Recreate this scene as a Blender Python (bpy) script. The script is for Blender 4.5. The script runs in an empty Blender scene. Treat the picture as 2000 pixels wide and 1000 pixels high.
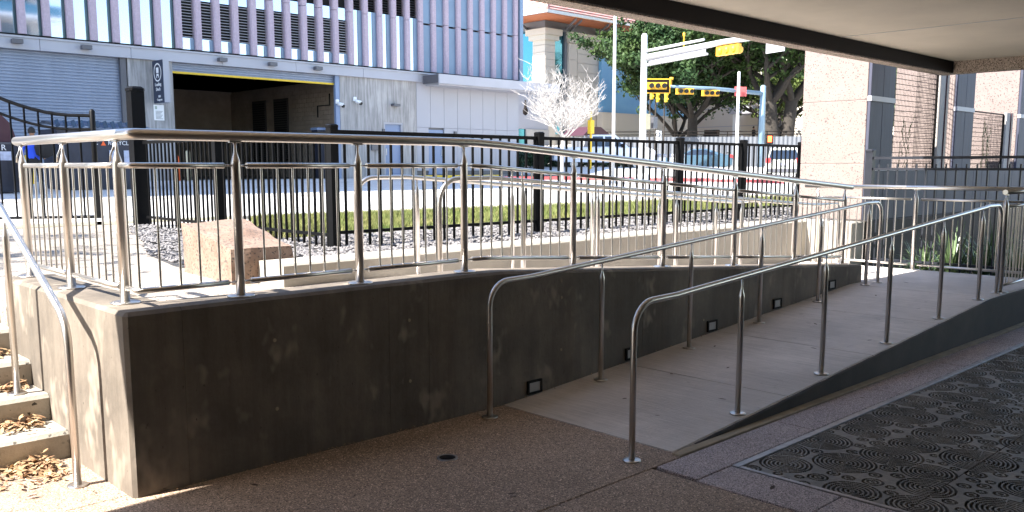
import bpy, math, random
import numpy as np
from mathutils import Vector, Matrix
R_ = math.radians
sc = bpy.context.scene
COL = sc.collection
random.seed(7)
rng = np.random.default_rng(7)

# ------------------------------------------------------------------ camera
CAM_H = 1.7
cam = bpy.data.cameras.new('camera')
camo = bpy.data.objects.new('camera', cam)
COL.objects.link(camo)
camo.location = (0, 0, CAM_H)
camo.rotation_euler = (R_(90) - math.atan(235 / 1742), 0, R_(45.9 - 90))
cam.sensor_width = 36
cam.lens = 36 * 1742 / 2000
cam.shift_y = 0.03
cam.clip_start = 0.05
cam.clip_end = 900
sc.camera = camo

# ------------------------------------------------------------------ light
SUN_DIR = Vector((1.0, -0.2, -1.05)).normalized()      # the way the light travels
w = bpy.data.worlds.new('World')
sc.world = w
w.use_nodes = True
nt = w.node_tree
bg = nt.nodes['Background']
sky = nt.nodes.new('ShaderNodeTexSky')
sky.sky_type = 'NISHITA'
sky.sun_disc = False
sky.sun_elevation = math.asin(-SUN_DIR.z)
sky.sun_rotation = math.atan2(-SUN_DIR.x, -SUN_DIR.y)
sky.air_density = 1.0
sky.dust_density = 0.6
nt.links.new(sky.outputs[0], bg.inputs[0])
bg.inputs[1].default_value = 0.125
sl = bpy.data.lights.new('sun', 'SUN')
sl.energy = 5.0
sl.angle = R_(0.5)
sl.color = (1.0, 0.95, 0.87)
so = bpy.data.objects.new('sun', sl)
COL.objects.link(so)
so.rotation_euler = SUN_DIR.to_track_quat('-Z', 'Y').to_euler()
sc.view_settings.view_transform = 'Standard'
sc.view_settings.look = 'None'
sc.view_settings.gamma = 1
sc.view_settings.use_curve_mapping = False
sc.view_settings.exposure = 2.05

# ------------------------------------------------------------------ materials
def mat(name, col, rough=0.7, metal=0.0, ns=0.0, amt=0.25, col2=None, stretch=(1, 1, 1), bump=0.0, bscale=60.0,
        speck=0.0, spcol=(0.02, 0.018, 0.015), spscale=120.0, blotch=0.0, emit=None, spec=0.5, blotch_scale=0.8,
        rough_var=0.0, patch=0.0, streak=0.0, stain=0.0):
    m = bpy.data.materials.new(name)
    m.use_nodes = True
    n, l = m.node_tree.nodes, m.node_tree.links
    b = n['Principled BSDF']
    b.inputs['Roughness'].default_value = rough
    b.inputs['Metallic'].default_value = metal
    b.inputs['Specular IOR Level'].default_value = spec
    b.inputs['Base Color'].default_value = (*col, 1)
    geo = n.new('ShaderNodeNewGeometry')
    mp = n.new('ShaderNodeMapping')
    mp.inputs['Scale'].default_value = stretch
    l.new(geo.outputs['Position'], mp.inputs[0])
    cur = None

    def mix(fac, a, bcol, mode='MIX'):
        x = n.new('ShaderNodeMix')
        x.data_type = 'RGBA'
        x.blend_type = mode
        if isinstance(fac, float):
            x.inputs[0].default_value = fac
        else:
            l.new(fac, x.inputs[0])
        for s, v in ((6, a), (7, bcol)):
            if isinstance(v, tuple):
                x.inputs[s].default_value = (*v, 1)
            else:
                l.new(v, x.inputs[s])
        return x.outputs[2]

    def noise(scale, detail=6, vec=None, rgh=0.6):
        t = n.new('ShaderNodeTexNoise')
        t.inputs['Scale'].default_value = scale
        t.inputs['Detail'].default_value = detail
        t.inputs['Roughness'].default_value = rgh
        l.new(vec or mp.outputs[0], t.inputs['Vector'])
        return t.outputs[0]

    def ramp(src, a, bb, c0=(0, 0, 0), c1=(1, 1, 1)):
        r = n.new('ShaderNodeValToRGB')
        r.color_ramp.elements[0].position = a
        r.color_ramp.elements[1].position = bb
        r.color_ramp.elements[0].color = (*c0, 1)
        r.color_ramp.elements[1].color = (*c1, 1)
        l.new(src, r.inputs[0])
        return r.outputs[0]
    cur = tuple(col)
    if ns:
        c2 = col2 or tuple(c * (1 - amt) for c in col)
        cur = mix(ramp(noise(ns), 0.35, 0.68), tuple(col), tuple(c2))
    if blotch:
        d = tuple(c * (1 - blotch) for c in (1, 1, 1))
        cur = mix(1.0, cur, mix(ramp(noise(blotch_scale, 5, geo.outputs['Position']), 0.42, 0.62), d, (1.0, 1.0, 1.0)), 'MULTIPLY')
    if stain:
        cur = mix(1.0, cur, mix(ramp(noise(5.5, 7, geo.outputs['Position'], 0.8), 0.60, 0.72), (1.0, 1.0, 1.0), (1 - stain,) * 3), 'MULTIPLY')
        cur = mix(1.0, cur, mix(ramp(noise(0.75, 9, geo.outputs['Position'], 0.7), 0.44, 0.60), (1 - stain * 0.55,) * 3, (1.0, 1.0, 1.0)), 'MULTIPLY')
    if streak:
        m3 = n.new('ShaderNodeMapping')
        m3.inputs['Scale'].default_value = (5.0, 5.0, 0.28)
        l.new(geo.outputs['Position'], m3.inputs[0])
        d = (1 - streak,) * 3
        cur = mix(1.0, cur, mix(ramp(noise(2.2, 6, m3.outputs[0], 0.7), 0.36, 0.6), d, (1.0, 1.0, 1.0)), 'MULTIPLY')
        cur = mix(1.0, cur, mix(ramp(noise(0.9, 8, geo.outputs['Position'], 0.75), 0.4, 0.6), d, (1.08, 1.08, 1.08)), 'MULTIPLY')
    if patch:
        cur = mix(ramp(noise(3.1, 3, mp.outputs[0], 0.75), 0.57, 0.66), cur, tuple(min(1, c * patch) for c in col))
        cur = mix(ramp(noise(55.0, 2, mp.outputs[0], 0.4), 0.74, 0.78), cur, tuple(c * 0.35 for c in col))
    if speck:
        v = n.new('ShaderNodeTexVoronoi')
        v.inputs['Scale'].default_value = spscale
        l.new(geo.outputs['Position'], v.inputs['Vector'])
        sep = n.new('ShaderNodeSeparateColor')
        l.new(v.outputs['Color'], sep.inputs[0])
        cur = mix(ramp(sep.outputs[0], 1 - speck, 1 - speck + 0.05), cur, tuple(spcol))
        if spscale > 80:
            cur = mix(ramp(sep.outputs[1], 0.9, 0.93), cur, tuple(min(1, c * 1.5) for c in col))
    if not isinstance(cur, tuple):
        l.new(cur, b.inputs['Base Color'])
    if rough_var:
        rr = n.new('ShaderNodeMapRange')
        rr.inputs[3].default_value = max(0.03, rough - rough_var)
        rr.inputs[4].default_value = min(1, rough + rough_var)
        l.new(noise(14.0, 4), rr.inputs[0])
        l.new(rr.outputs[0], b.inputs['Roughness'])
    if bump:
        bp = n.new('ShaderNodeBump')
        bp.inputs['Strength'].default_value = bump
        bp.inputs['Distance'].default_value = 0.01
        l.new(noise(bscale, 4), bp.inputs['Height'])
        l.new(bp.outputs[0], b.inputs['Normal'])
    if emit:
        b.inputs['Emission Color'].default_value = (*emit[0], 1)
        b.inputs['Emission Strength'].default_value = emit[1]
    return m

M = {}
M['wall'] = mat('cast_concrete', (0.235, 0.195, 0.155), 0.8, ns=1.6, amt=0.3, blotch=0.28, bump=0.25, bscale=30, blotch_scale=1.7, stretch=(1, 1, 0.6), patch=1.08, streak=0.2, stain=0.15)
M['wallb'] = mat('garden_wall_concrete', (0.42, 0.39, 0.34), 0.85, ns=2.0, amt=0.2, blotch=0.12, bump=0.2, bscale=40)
M['stair'] = mat('stair_concrete', (0.43, 0.39, 0.33), 0.85, ns=5, amt=0.3, blotch=0.15, bump=0.3, bscale=70, speck=0.03, spscale=60)
M['ramp'] = mat('broomed_concrete', (0.74, 0.67, 0.62), 0.75, ns=2.4, amt=0.2, blotch=0.1, stain=0.34, bump=0.7, bscale=8, stretch=(26, 1.2, 1), blotch_scale=0.9)
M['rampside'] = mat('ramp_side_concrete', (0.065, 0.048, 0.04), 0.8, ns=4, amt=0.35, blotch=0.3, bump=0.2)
M['aggr'] = mat('exposed_aggregate', (0.50, 0.365, 0.27), 0.8, ns=3, amt=0.2, speck=0.3, spcol=(0.13, 0.095, 0.07), spscale=170, blotch=0.2, stain=0.4, bump=0.5, bscale=150, blotch_scale=0.9)
M['granite'] = mat('flamed_granite', (0.46, 0.37, 0.365), 0.6, ns=3, amt=0.2, speck=0.35, spcol=(0.10, 0.08, 0.08), spscale=210, blotch=0.15, bump=0.3, bscale=180)
M['curb'] = mat('tan_mortar', (0.38, 0.31, 0.22), 0.85, ns=8, amt=0.3, bump=0.2)
M['iron'] = mat('cast_iron', (0.21, 0.185, 0.155), 0.55, metal=0.15, ns=30, amt=0.4, blotch=0.4, bump=0.2, bscale=90, blotch_scale=2.5, rough_var=0.12)
M['void'] = mat('dark_pit', (0.006, 0.006, 0.006), 0.95)
M['steelframe'] = mat('grating_frame_steel', (0.32, 0.30, 0.30), 0.45, metal=0.7, ns=12, amt=0.4)
M['steel'] = mat('brushed_stainless', (0.60, 0.57, 0.54), 0.33, metal=1.0)
M['plaza'] = mat('plaza_paving', (0.36, 0.31, 0.26), 0.85, ns=2, amt=0.25, blotch=0.2, speck=0.12, spscale=90, bump=0.2)
M['rock'] = mat('pink_granite_block', (0.19, 0.12, 0.085), 0.8, ns=6, amt=0.25, col2=(0.24, 0.17, 0.13), speck=0.16, spcol=(0.08, 0.06, 0.05), spscale=75, bump=0.8, bscale=22)
M['black'] = mat('black_powder_coat', (0.003, 0.003, 0.0035), 0.5, ns=8, amt=0.2, rough_var=0.1, spec=0.15)
M['greyfence'] = mat('charcoal_powder_coat', (0.016, 0.018, 0.026), 0.5, ns=8, amt=0.2, spec=0.3)
M['asphalt'] = mat('worn_street_concrete', (0.60, 0.585, 0.57), 0.9, ns=0.6, amt=0.15, blotch=0.08, speck=0.03, spscale=30, bump=0.2, blotch_scale=0.25)
M['walk'] = mat('sidewalk_concrete', (0.46, 0.43, 0.40), 0.9, ns=1, amt=0.15, blotch=0.1)
M['soil'] = mat('dark_soil', (0.07, 0.055, 0.04), 0.95, ns=5, amt=0.4, bump=0.5)
M['gravelbase'] = mat('gravel_bed', (0.07, 0.068, 0.07), 0.9, ns=18, amt=0.6, bump=0.8, bscale=40)
M['grass'] = mat('grass_blades', (0.085, 0.13, 0.03), 0.8, ns=2.6, col2=(0.24, 0.22, 0.09), amt=0.3, spec=0.2)
M['lawn'] = mat('lawn_soil', (0.10, 0.13, 0.035), 0.9, ns=3, amt=0.4, col2=(0.20, 0.17, 0.08))
M['beamstone'] = mat('precast_beam_stone', (0.50, 0.41, 0.34), 0.75, ns=6, amt=0.15, speck=0.25, spcol=(0.12, 0.09, 0.075), spscale=110, bump=0.4, bscale=120)
M['soffit'] = mat('painted_soffit', (0.80, 0.72, 0.60), 0.8, ns=1.0, amt=0.1, blotch=0.08, bump=0.12, bscale=300, blotch_scale=0.6, stretch=(1, 1, 1))
M['darkwall'] = mat('light_block_brown', (0.06, 0.04, 0.025), 0.8, ns=2, amt=0.3)
M['pinkstone'] = mat('pink_precast_stone', (0.225, 0.178, 0.163), 0.8, ns=3, amt=0.1, speck=0.11, spcol=(0.085, 0.06, 0.06), spscale=75, bump=0.3, bscale=60)
M['mortar'] = mat('pale_joint', (0.6, 0.57, 0.52), 0.8)
M['bluegrey'] = mat('blue_grey_panel', (0.048, 0.052, 0.085), 0.65, ns=5, amt=0.25, stretch=(3, 3, 0.4), bump=0.1)
M['fin'] = mat('fin_stone', (0.43, 0.35, 0.42), 0.85, ns=10, amt=0.16, speck=0.3, spcol=(0.36, 0.30, 0.35), spscale=40, bump=0.3)
M['glass'] = mat('facade_glass', (0.56, 0.60, 0.70), 0.04, metal=0.85, spec=1)
M['revealshade'] = mat('reveal_shade', (0.03, 0.06, 0.075), 0.15, metal=0.2)
M['bluepanel'] = mat('blue_infill_panel', (0.17, 0.24, 0.34), 0.4, metal=0.2, ns=1, amt=0.15)
M['band'] = mat('painted_metal_band', (0.38, 0.38, 0.42), 0.5, ns=0.8, amt=0.08)
M['louver'] = mat('louvre_metal', (0.10, 0.10, 0.115), 0.4, metal=0.3)
M['shutter'] = mat('galvanised_shutter', (0.27, 0.31, 0.40), 0.45, metal=0.25, ns=1.2, amt=0.15, stretch=(1, 1, 0.2))
M['board'] = mat('board_formed_concrete', (0.46, 0.44, 0.43), 0.85, ns=4.5, amt=0.45, stretch=(2.5, 2.5, 0.22), blotch=0.15, bump=0.4, bscale=14)
M['metalpanel'] = mat('grey_metal_panel', (0.36, 0.36, 0.40), 0.5, ns=0.5, amt=0.05)
M['door'] = mat('blue_painted_door', (0.20, 0.26, 0.40), 0.45, ns=1, amt=0.08)
M['yellow'] = mat('yellow_paint', (0.75, 0.50, 0.03), 0.6, ns=10, amt=0.15)
M['redpaint'] = mat('red_kerb_paint', (0.55, 0.10, 0.10), 0.7, ns=5, amt=0.3)
M['orange'] = mat('orange_plastic', (0.85, 0.12, 0.02), 0.5)
M['beige'] = mat('beige_bollard_paint', (0.55, 0.48, 0.32), 0.6)
M['cmu'] = mat('block_wall', (0.38, 0.29, 0.22), 0.9, ns=1.5, amt=0.3)
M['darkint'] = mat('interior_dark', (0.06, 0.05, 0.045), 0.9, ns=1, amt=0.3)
M['navy'] = mat('navy_sign', (0.02, 0.03, 0.06), 0.45)
M['white'] = mat('white_paint', (0.8, 0.8, 0.8), 0.5, ns=2, amt=0.05)
M['whitestone'] = mat('pale_limestone', (0.60, 0.55, 0.48), 0.85, ns=0.8, amt=0.1, blotch=0.06)
M['museumglass'] = mat('teal_glass', (0.06, 0.20, 0.27), 0.08, metal=0.9)
M['rooftile'] = mat('pink_roof_tile', (0.42, 0.20, 0.175), 0.85, ns=2.2, amt=0.35, col2=(0.48, 0.30, 0.27), blotch=0.1)
M['cedar'] = mat('cedar_soffit', (0.42, 0.13, 0.05), 0.7, ns=3, amt=0.3)
M['eavegrey'] = mat('eave_grey_metal', (0.16, 0.17, 0.19), 0.5)
M['skyblue'] = mat('blue_mosaic', (0.10, 0.30, 0.55), 0.5, ns=0.15, amt=0.3, col2=(0.16, 0.40, 0.62))
M['bark'] = mat('oak_bark', (0.045, 0.038, 0.032), 0.95, ns=6, amt=0.4, bump=0.8, bscale=12)
M['leaf'] = mat('oak_leaves', (0.022, 0.052, 0.020), 0.6, ns=0.45, amt=0.3, col2=(0.045, 0.075, 0.018), spec=0.2)
M['leafy'] = mat('yellowish_oak_leaves', (0.10, 0.14, 0.03), 0.6, ns=0.5, amt=0.3, spec=0.3)
M['paleb'] = mat('pale_bare_bark', (0.48, 0.45, 0.43), 0.85, ns=5, amt=0.3)
M['galv'] = mat('galvanised_pole', (0.60, 0.60, 0.60), 0.45, metal=0.35, ns=3, amt=0.1)
M['bluepole'] = mat('blue_grey_pole', (0.20, 0.29, 0.37), 0.5, metal=0.3)
M['sigyellow'] = mat('signal_yellow', (0.80, 0.42, 0.03), 0.5)
M['lensdark'] = mat('dark_signal_lens', (0.01, 0.01, 0.01), 0.2)
M['redlamp'] = mat('red_hand_lamp', (0.9, 0.08, 0.02), 0.4, emit=((1, 0.12, 0.03), 1.6))
M['corr'] = mat('corrugated_fence_metal', (0.13, 0.14, 0.16), 0.6, metal=0.0, ns=0.7, amt=0.1)
M['carwhite'] = mat('white_car_paint', (0.66, 0.70, 0.78), 0.25, spec=0.7)
M['carblue'] = mat('slate_blue_car_paint', (0.07, 0.13, 0.18), 0.25, metal=0.4)
M['suv'] = mat('silver_green_car_paint', (0.60, 0.62, 0.56), 0.25, metal=0.2)
M['carglass'] = mat('car_glass', (0.012, 0.02, 0.035), 0.06, spec=0.9)
M['tyre'] = mat('tyre_rubber', (0.015, 0.015, 0.015), 0.85)
M['rim'] = mat('alloy_rim', (0.4, 0.42, 0.45), 0.35, metal=0.8)
M['taillight'] = mat('tail_light', (0.8, 0.03, 0.03), 0.3)
M['skin'] = mat('skin', (0.30, 0.17, 0.11), 0.6)
M['hair'] = mat('dark_hair', (0.012, 0.01, 0.009), 0.8)
M['clothblue'] = mat('bright_blue_cloth', (0.02, 0.07, 0.55), 0.9)
M['clothblack'] = mat('black_cloth', (0.012, 0.012, 0.014), 0.9)
M['clothgreen'] = mat('pale_green_cloth', (0.35, 0.42, 0.36), 0.9)
M['bin'] = mat('dark_steel_container', (0.03, 0.032, 0.05), 0.5, ns=2, amt=0.4)
M['maroon'] = mat('dark_maroon_panel', (0.05, 0.012, 0.02), 0.5)
M['lid'] = mat('blue_plastic_lid', (0.02, 0.06, 0.13), 0.3, ns=6, amt=0.4)
M['paper'] = mat('printed_notice_sheet', (0.55, 0.58, 0.72), 0.7, ns=9, amt=0.3)
M['yucca'] = mat('strap_leaf_green', (0.06, 0.11, 0.04), 0.35, ns=6, amt=0.4, col2=(0.16, 0.22, 0.10))
M['hedge'] = mat('hedge_leaves', (0.035, 0.07, 0.025), 0.6, ns=1, amt=0.3)
M['dryleaf'] = mat('dry_leaf_brown', (0.16, 0.06, 0.025), 0.7, ns=22, col2=(0.50, 0.36, 0.20), amt=0.3)
M['dryleafdark'] = mat('dry_leaf_dark', (0.06, 0.03, 0.018), 0.8, ns=30, amt=0.4)
M['lamplens'] = mat('frosted_step_light', (0.42, 0.40, 0.39), 0.5)
M['bronze'] = mat('dark_bronze', (0.012, 0.009, 0.008), 0.7, spec=0.15)
M['stone'] = mat('river_gravel', (0.075, 0.075, 0.085), 0.8, ns=22, col2=(0.26, 0.24, 0.23), amt=0.4, spec=0.4)

# ------------------------------------------------------------------ helpers
class MB:
    def __init__(s):
        s.v, s.f, s.s = [], [], []

    def add(s, vs, fs, smooth=False):
        o = len(s.v)
        s.v += [tuple(p) for p in vs]
        for f in fs:
            s.f.append(tuple(i + o for i in f))
            s.s.append(smooth)
        return s

    def box(s, x0, y0, z0, x1, y1, z1):
        v = [(x0, y0, z0), (x1, y0, z0), (x1, y1, z0), (x0, y1, z0), (x0, y0, z1), (x1, y0, z1), (x1, y1, z1), (x0, y1, z1)]
        return s.add(v, [(0, 3, 2, 1), (4, 5, 6, 7), (0, 1, 5, 4), (1, 2, 6, 5), (2, 3, 7, 6), (3, 0, 4, 7)])

    def bbox(s, x0, y0, z0, x1, y1, z1, b=0.01):
        """box with chamfered edges on every side face and top"""
        def ring(i, z):
            return [(x0 + i + (0 if k else 0), y0 + i, z) for k in (0,)]
        vs, fs = [], []
        def oct_(ins, z):
            a, c = ins, b
            return [(x0 + a + c, y0 + a, z), (x1 - a - c, y0 + a, z), (x1 - a, y0 + a + c, z), (x1 - a, y1 - a - c, z),
                    (x1 - a - c, y1 - a, z), (x0 + a + c, y1 - a, z), (x0 + a, y1 - a - c, z), (x0 + a, y0 + a + c, z)]
        rs = [oct_(0, z0), oct_(0, z1 - b), oct_(b, z1)]
        for r in rs:
            vs += r
        for k in range(2):
            for i in range(8):
                j = (i + 1) % 8
                fs.append((k * 8 + i, k * 8 + j, k * 8 + 8 + j, k * 8 + 8 + i))
        fs.append(tuple(range(16, 24)))
        fs.append(tuple(reversed(range(8))))
        return s.add(vs, fs)

    def obox(s, c, ax, ay, az):
        c, ax, ay, az = map(Vector, (c, ax, ay, az))
        v = [c + sx * ax + sy * ay + sz * az for sz in (-1, 1) for sx, sy in ((-1, -1), (1, -1), (1, 1), (-1, 1))]
        return s.add(v, [(0, 3, 2, 1), (4, 5, 6, 7), (0, 1, 5, 4), (1, 2, 6, 5), (2, 3, 7, 6), (3, 0, 4, 7)])

    def prism(s, pts, axis, lo, hi, smooth=False):
        """2D polygon extruded along axis: 'x' -> pts (y,z), 'y' -> (x,z), 'z' -> (x,y)"""
        def m(p, t):
            return {'x': (t, p[0], p[1]), 'y': (p[0], t, p[1]), 'z': (p[0], p[1], t)}[axis]
        n = len(pts)
        v = [m(p, lo) for p in pts] + [m(p, hi) for p in pts]
        s.add(v, [tuple(range(n)), tuple(range(2 * n - 1, n - 1, -1))])
        o = len(s.v) - 2 * n
        for i in range(n):
            j = (i + 1) % n
            s.f.append((o + i, o + n + i, o + n + j, o + j))
            s.s.append(smooth)
        return s

    def tube(s, path, r, n=12, caps=True):
        P = [Vector(p) for p in path]
        rad = r if isinstance(r, (list, tuple)) else [r] * len(P)
        up = Vector((0, 0, 1))
        t0 = (P[1] - P[0]).normalized()
        if abs(t0.z) > 0.9:
            up = Vector((1, 0, 0))
        nrm = t0.cross(up).normalized()
        rings = []
        for i, p in enumerate(P):
            if i == 0:
                t = P[1] - P[0]
            elif i == len(P) - 1:
                t = P[-1] - P[-2]
            else:
                t = (P[i + 1] - P[i]).normalized() + (P[i] - P[i - 1]).normalized()
            t.normalize()
            nrm = (nrm - t * nrm.dot(t)).normalized()
            bn = t.cross(nrm)
            rings.append([p + rad[i] * (math.cos(a) * nrm + math.sin(a) * bn) for a in [2 * math.pi * k / n for k in range(n)]])
        o = len(s.v)
        for r_ in rings:
            s.v += [tuple(q) for q in r_]
        for i in range(len(P) - 1):
            for k in range(n):
                j = (k + 1) % n
                s.f.append((o + i * n + k, o + i * n + j, o + (i + 1) * n + j, o + (i + 1) * n + k))
                s.s.append(n > 4)
        if caps:
            s.f.append(tuple(o + k for k in reversed(range(n))))
            s.s.append(False)
            s.f.append(tuple(o + (len(P) - 1) * n + k for k in range(n)))
            s.s.append(False)
        return s

    def lathe(s, x, y, prof, n=14):
        o = len(s.v)
        for r, z in prof:
            for k in range(n):
                a = 2 * math.pi * k / n
                s.v.append((x + r * math.cos(a), y + r * math.sin(a), z))
        for i in range(len(prof) - 1):
            flat = abs(prof[i][1] - prof[i + 1][1]) < 1e-6
            for k in range(n):
                j = (k + 1) % n
                s.f.append((o + i * n + k, o + i * n + j, o + (i + 1) * n + j, o + (i + 1) * n + k))
                s.s.append(not flat)
        s.f.append(tuple(o + k for k in reversed(range(n))))
        s.s.append(False)
        s.f.append(tuple(o + (len(prof) - 1) * n + k for k in range(n)))
        s.s.append(False)
        return s

    def mesh(s, name, m, off=(0, 0, 0)):
        me = bpy.data.meshes.new(name)
        ox, oy, oz = off
        me.from_pydata([(a - ox, b - oy, c - oz) for a, b, c in s.v], [], s.f)
        me.polygons.foreach_set('use_smooth', s.s)
        if m:
            me.materials.append(m)
        me.update()
        return me

    def build(s, name, m, parent=None, base=None, **props):
        """the mesh is given in world coordinates; base is the object's origin"""
        if base is None:
            base = tuple(WB[parent.name]) if parent else (0, 0, 0)
        me = s.mesh(name, m, base)
        o = bpy.data.objects.new(name, me)
        COL.objects.link(o)
        WB[o.name] = tuple(base)
        if parent:
            o.parent = parent
            pb = WB[parent.name]
            o.location = tuple(base[i] - pb[i] for i in range(3))
        else:
            o.location = base
        for k, v in props.items():
            o[k] = v
        return o

WB = {}

def thing(name, label, cat, loc, group=None):
    o = bpy.data.objects.new(name, None)
    COL.objects.link(o)
    o.empty_display_size = 0.2
    o.location = loc
    WB[o.name] = tuple(loc)
    o['label'] = label
    o['category'] = cat
    if group:
        o['group'] = group
    return o

def tag(o, label, cat, group=None):
    o['label'] = label
    o['category'] = cat
    if group:
        o['group'] = group
    return o

def struct(name, mb, m, parent=None):
    o = mb.build(name, m, parent)
    if not parent:
        o['kind'] = 'structure'
    return o

def place(me, name, loc, parent=None, rz=0, scale=None):
    """object sharing mesh data; loc is world"""
    o = bpy.data.objects.new(name, me)
    COL.objects.link(o)
    WB[o.name] = tuple(loc)
    if parent:
        o.parent = parent
        pb = WB[parent.name]
        o.location = tuple(loc[i] - pb[i] for i in range(3))
    else:
        o.location = loc
    o.rotation_euler.z = rz
    if scale:
        o.scale = scale
    return o

def textobj(txt, size, m, parent, loc, right, up, name='lettering', align='CENTER'):
    cu = bpy.data.curves.new('txt', 'FONT')
    cu.body = txt
    cu.size = size
    cu.align_x = align
    cu.align_y = 'CENTER'
    cu.extrude = 0.004
    cu.resolution_u = 3
    t = bpy.data.objects.new('txt', cu)
    COL.objects.link(t)
    bpy.context.view_layer.update()
    dg = bpy.context.evaluated_depsgraph_get()
    me = bpy.data.meshes.new_from_object(t.evaluated_get(dg))
    bpy.data.objects.remove(t)
    me.materials.clear()
    me.materials.append(m)
    right, up = Vector(right).normalized(), Vector(up).normalized()
    nrm = right.cross(up)
    mtx = Matrix((right, up, nrm)).transposed()
    for v in me.vertices:
        v.co = mtx @ v.co
    o = bpy.data.objects.new(name, me)
    COL.objects.link(o)
    pb = WB[parent.name]
    o.parent = parent
    o.location = tuple(loc[i] - pb[i] for i in range(3))
    WB[o.name] = tuple(loc)
    return o

def sstep(a, b, t):
    t = np.clip((t - a) / (b - a), 0, 1)
    return t * t * (3 - 2 * t)

def g(x, y):
    """height of the street ground"""
    return 0.76 + 0.0195 * np.maximum(0, y - 10) * (y < 33) + 0.0195 * 23 * (y >= 33) + 0.5 * sstep(26.5, 31, np.asarray(y, float)) * sstep(33, 37, np.asarray(x, float))
gg = lambda x, y: float(g(x, y))

# ================================================================== STRUCTURE
# lower floor of exposed aggregate
fl = MB()
def slab(mb, x0, y0, x1, y1, zt, t=0.1, b=0.004):
    mb.bbox(x0 + 0.003, y0 + 0.003, zt - t, x1 - 0.003, y1 - 0.003, zt, b)
floor = MB().box(-25, -14, -0.4, 14.5, 5.46, -0.1).build('floor', M['void'])
floor['kind'] = 'structure'
for (x0, y0, x1, y1) in ((-3.2, 2.955, 0.4, 5.46), (0.4, 2.955, 4.29, 4.6), (0.4, 4.6, 1.7, 5.46), (-3.2, -1.2, 0.35, 2.955), (0.35, -1.2, 3.97, 2.955),
                         (-12, -8, -3.2, 5.46), (-3.2, -8, 3.97, -1.2)):
    mb = MB()
    slab(mb, x0, y0, x1, y1, 0.0)
    o = mb.build('paving_slab', M['aggr'], floor)
# granite border slabs
for (x0, y0, x1, y1) in ((4.0, 2.665, 5.32, 2.95), (5.32, 2.665, 6.65, 2.95), (6.65, 2.665, 7.98, 2.95), (7.98, 2.665, 9.3, 2.95), (9.3, 2.665, 10.65, 2.95), (10.65, 2.665, 12, 2.95),
                         (3.97, 2.0, 4.32, 2.66), (3.97, 1.34, 4.32, 2.0), (3.97, 0.68, 4.32, 1.34), (3.97, 0.0, 4.32, 0.68)):
    mb = MB()
    slab(mb, x0, y0, x1, y1, 0.004)
    mb.build('granite_slab', M['granite'], floor)
# tan mortar strip along the side of the ramp
struct('kerb_strip', MB().bbox(4.25, 2.955, -0.1, 12, 3.02, 0.012, 0.004), M['curb'], floor)

# grating of cast-iron plates with concentric rings
grat = thing('metal_grating', 'dark cast iron floor grating covered with concentric ring patterns beside the ramp', 'grating', (4.33, 0.0, 0))
fr = MB().bbox(4.33, 2.615, -0.06, 12, 2.66, 0.006, 0.003)
fr.bbox(4.33, 0.0, -0.06, 4.36, 2.612, 0.006, 0.003)
fr.build('edge_frame', M['steelframe'], grat)
circ = []
tries = 0
rr = random.Random(5)
while len(circ) < 700 and tries < 60000:
    tries += 1
    big = tries < 3500
    r = rr.choice([0.19, 0.16, 0.22]) if big else rr.choice([0.13, 0.10, 0.07, 0.05] if tries < 30000 else [0.04, 0.05])
    x, y = rr.uniform(4.3, 12), rr.uniform(-0.3, 2.62)
    if all((x - a) ** 2 + (y - b) ** 2 > ((0.81 if big else 0.88) * (r + c)) ** 2 for a, b, c in circ):
        circ.append((x, y, r))
CA = np.array(circ)
def grate_height(X, Y):
    Z = np.zeros_like(X)
    done = np.zeros(X.shape, bool)
    for x, y, r in circ:
        mx = (np.abs(X - x) < r) & (np.abs(Y - y) < r)
        if not mx.any():
            continue
        d = np.sqrt((X - x) ** 2 + (Y - y) ** 2)
        ins = mx & (d < r) & ~done
        pitch = 0.024
        ph = ((r - d) / pitch) % 1.0
        groove = np.where((ph > 0.54) & (r - d > 0.004), -0.022, 0.0)
        bridge = np.abs(((np.arctan2(Y - y, X - x) + x * 7) / (2 * math.pi) * 5) % 1 - 0.5) < 0.02
        groove = np.where(bridge & (d > 0.03), 0, groove)
        Z = np.where(ins, groove, Z)
        done |= ins
    return Z
def grate_plate(x0, x1, y0, y1, step):
    nx, ny = int((x1 - x0) / step), int((y1 - y0) / step)
    xs, ys = np.linspace(x0 + 0.003, x1 - 0.003, nx), np.linspace(y0 + 0.003, y1 - 0.003, ny)
    X, Y = np.meshgrid(xs, ys)
    Z = grate_height(X, Y)
    me = bpy.data.meshes.new('grate_plate')
    co = np.stack([X - x0, Y - y0, Z], -1).reshape(-1, 3)
    i = np.arange((ny - 1) * (nx - 1))
    a = (i // (nx - 1)) * nx + i % (nx - 1)
    F = np.stack([a, a + 1, a + nx + 1, a + nx], -1)
    me.from_pydata(co.tolist(), [], F.tolist())
    me.materials.append(M['iron'])
    o = place(me, 'grate_plate', (x0, y0, 0), grat)
for j, (y0, y1) in enumerate(((1.69, 2.612), (0.77, 1.69))):
    for i, x0 in enumerate((4.362, 6.2, 8.1, 10.0)):
        x1 = (6.2, 8.1, 10.0, 12.0)[i]
        if j == 1 and i > 1:
            st = 0.012
        else:
            st = (0.0042, 0.0055, 0.009, 0.014)[i]
        grate_plate(x0, x1, y0, y1, st)
grate_plate(4.362, 6.5, 0.1, 0.77, 0.014)
MB().box(4.3, 0.0, -0.09, 12.0, 2.64, -0.05).build('pit', M['void'], grat)

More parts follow.
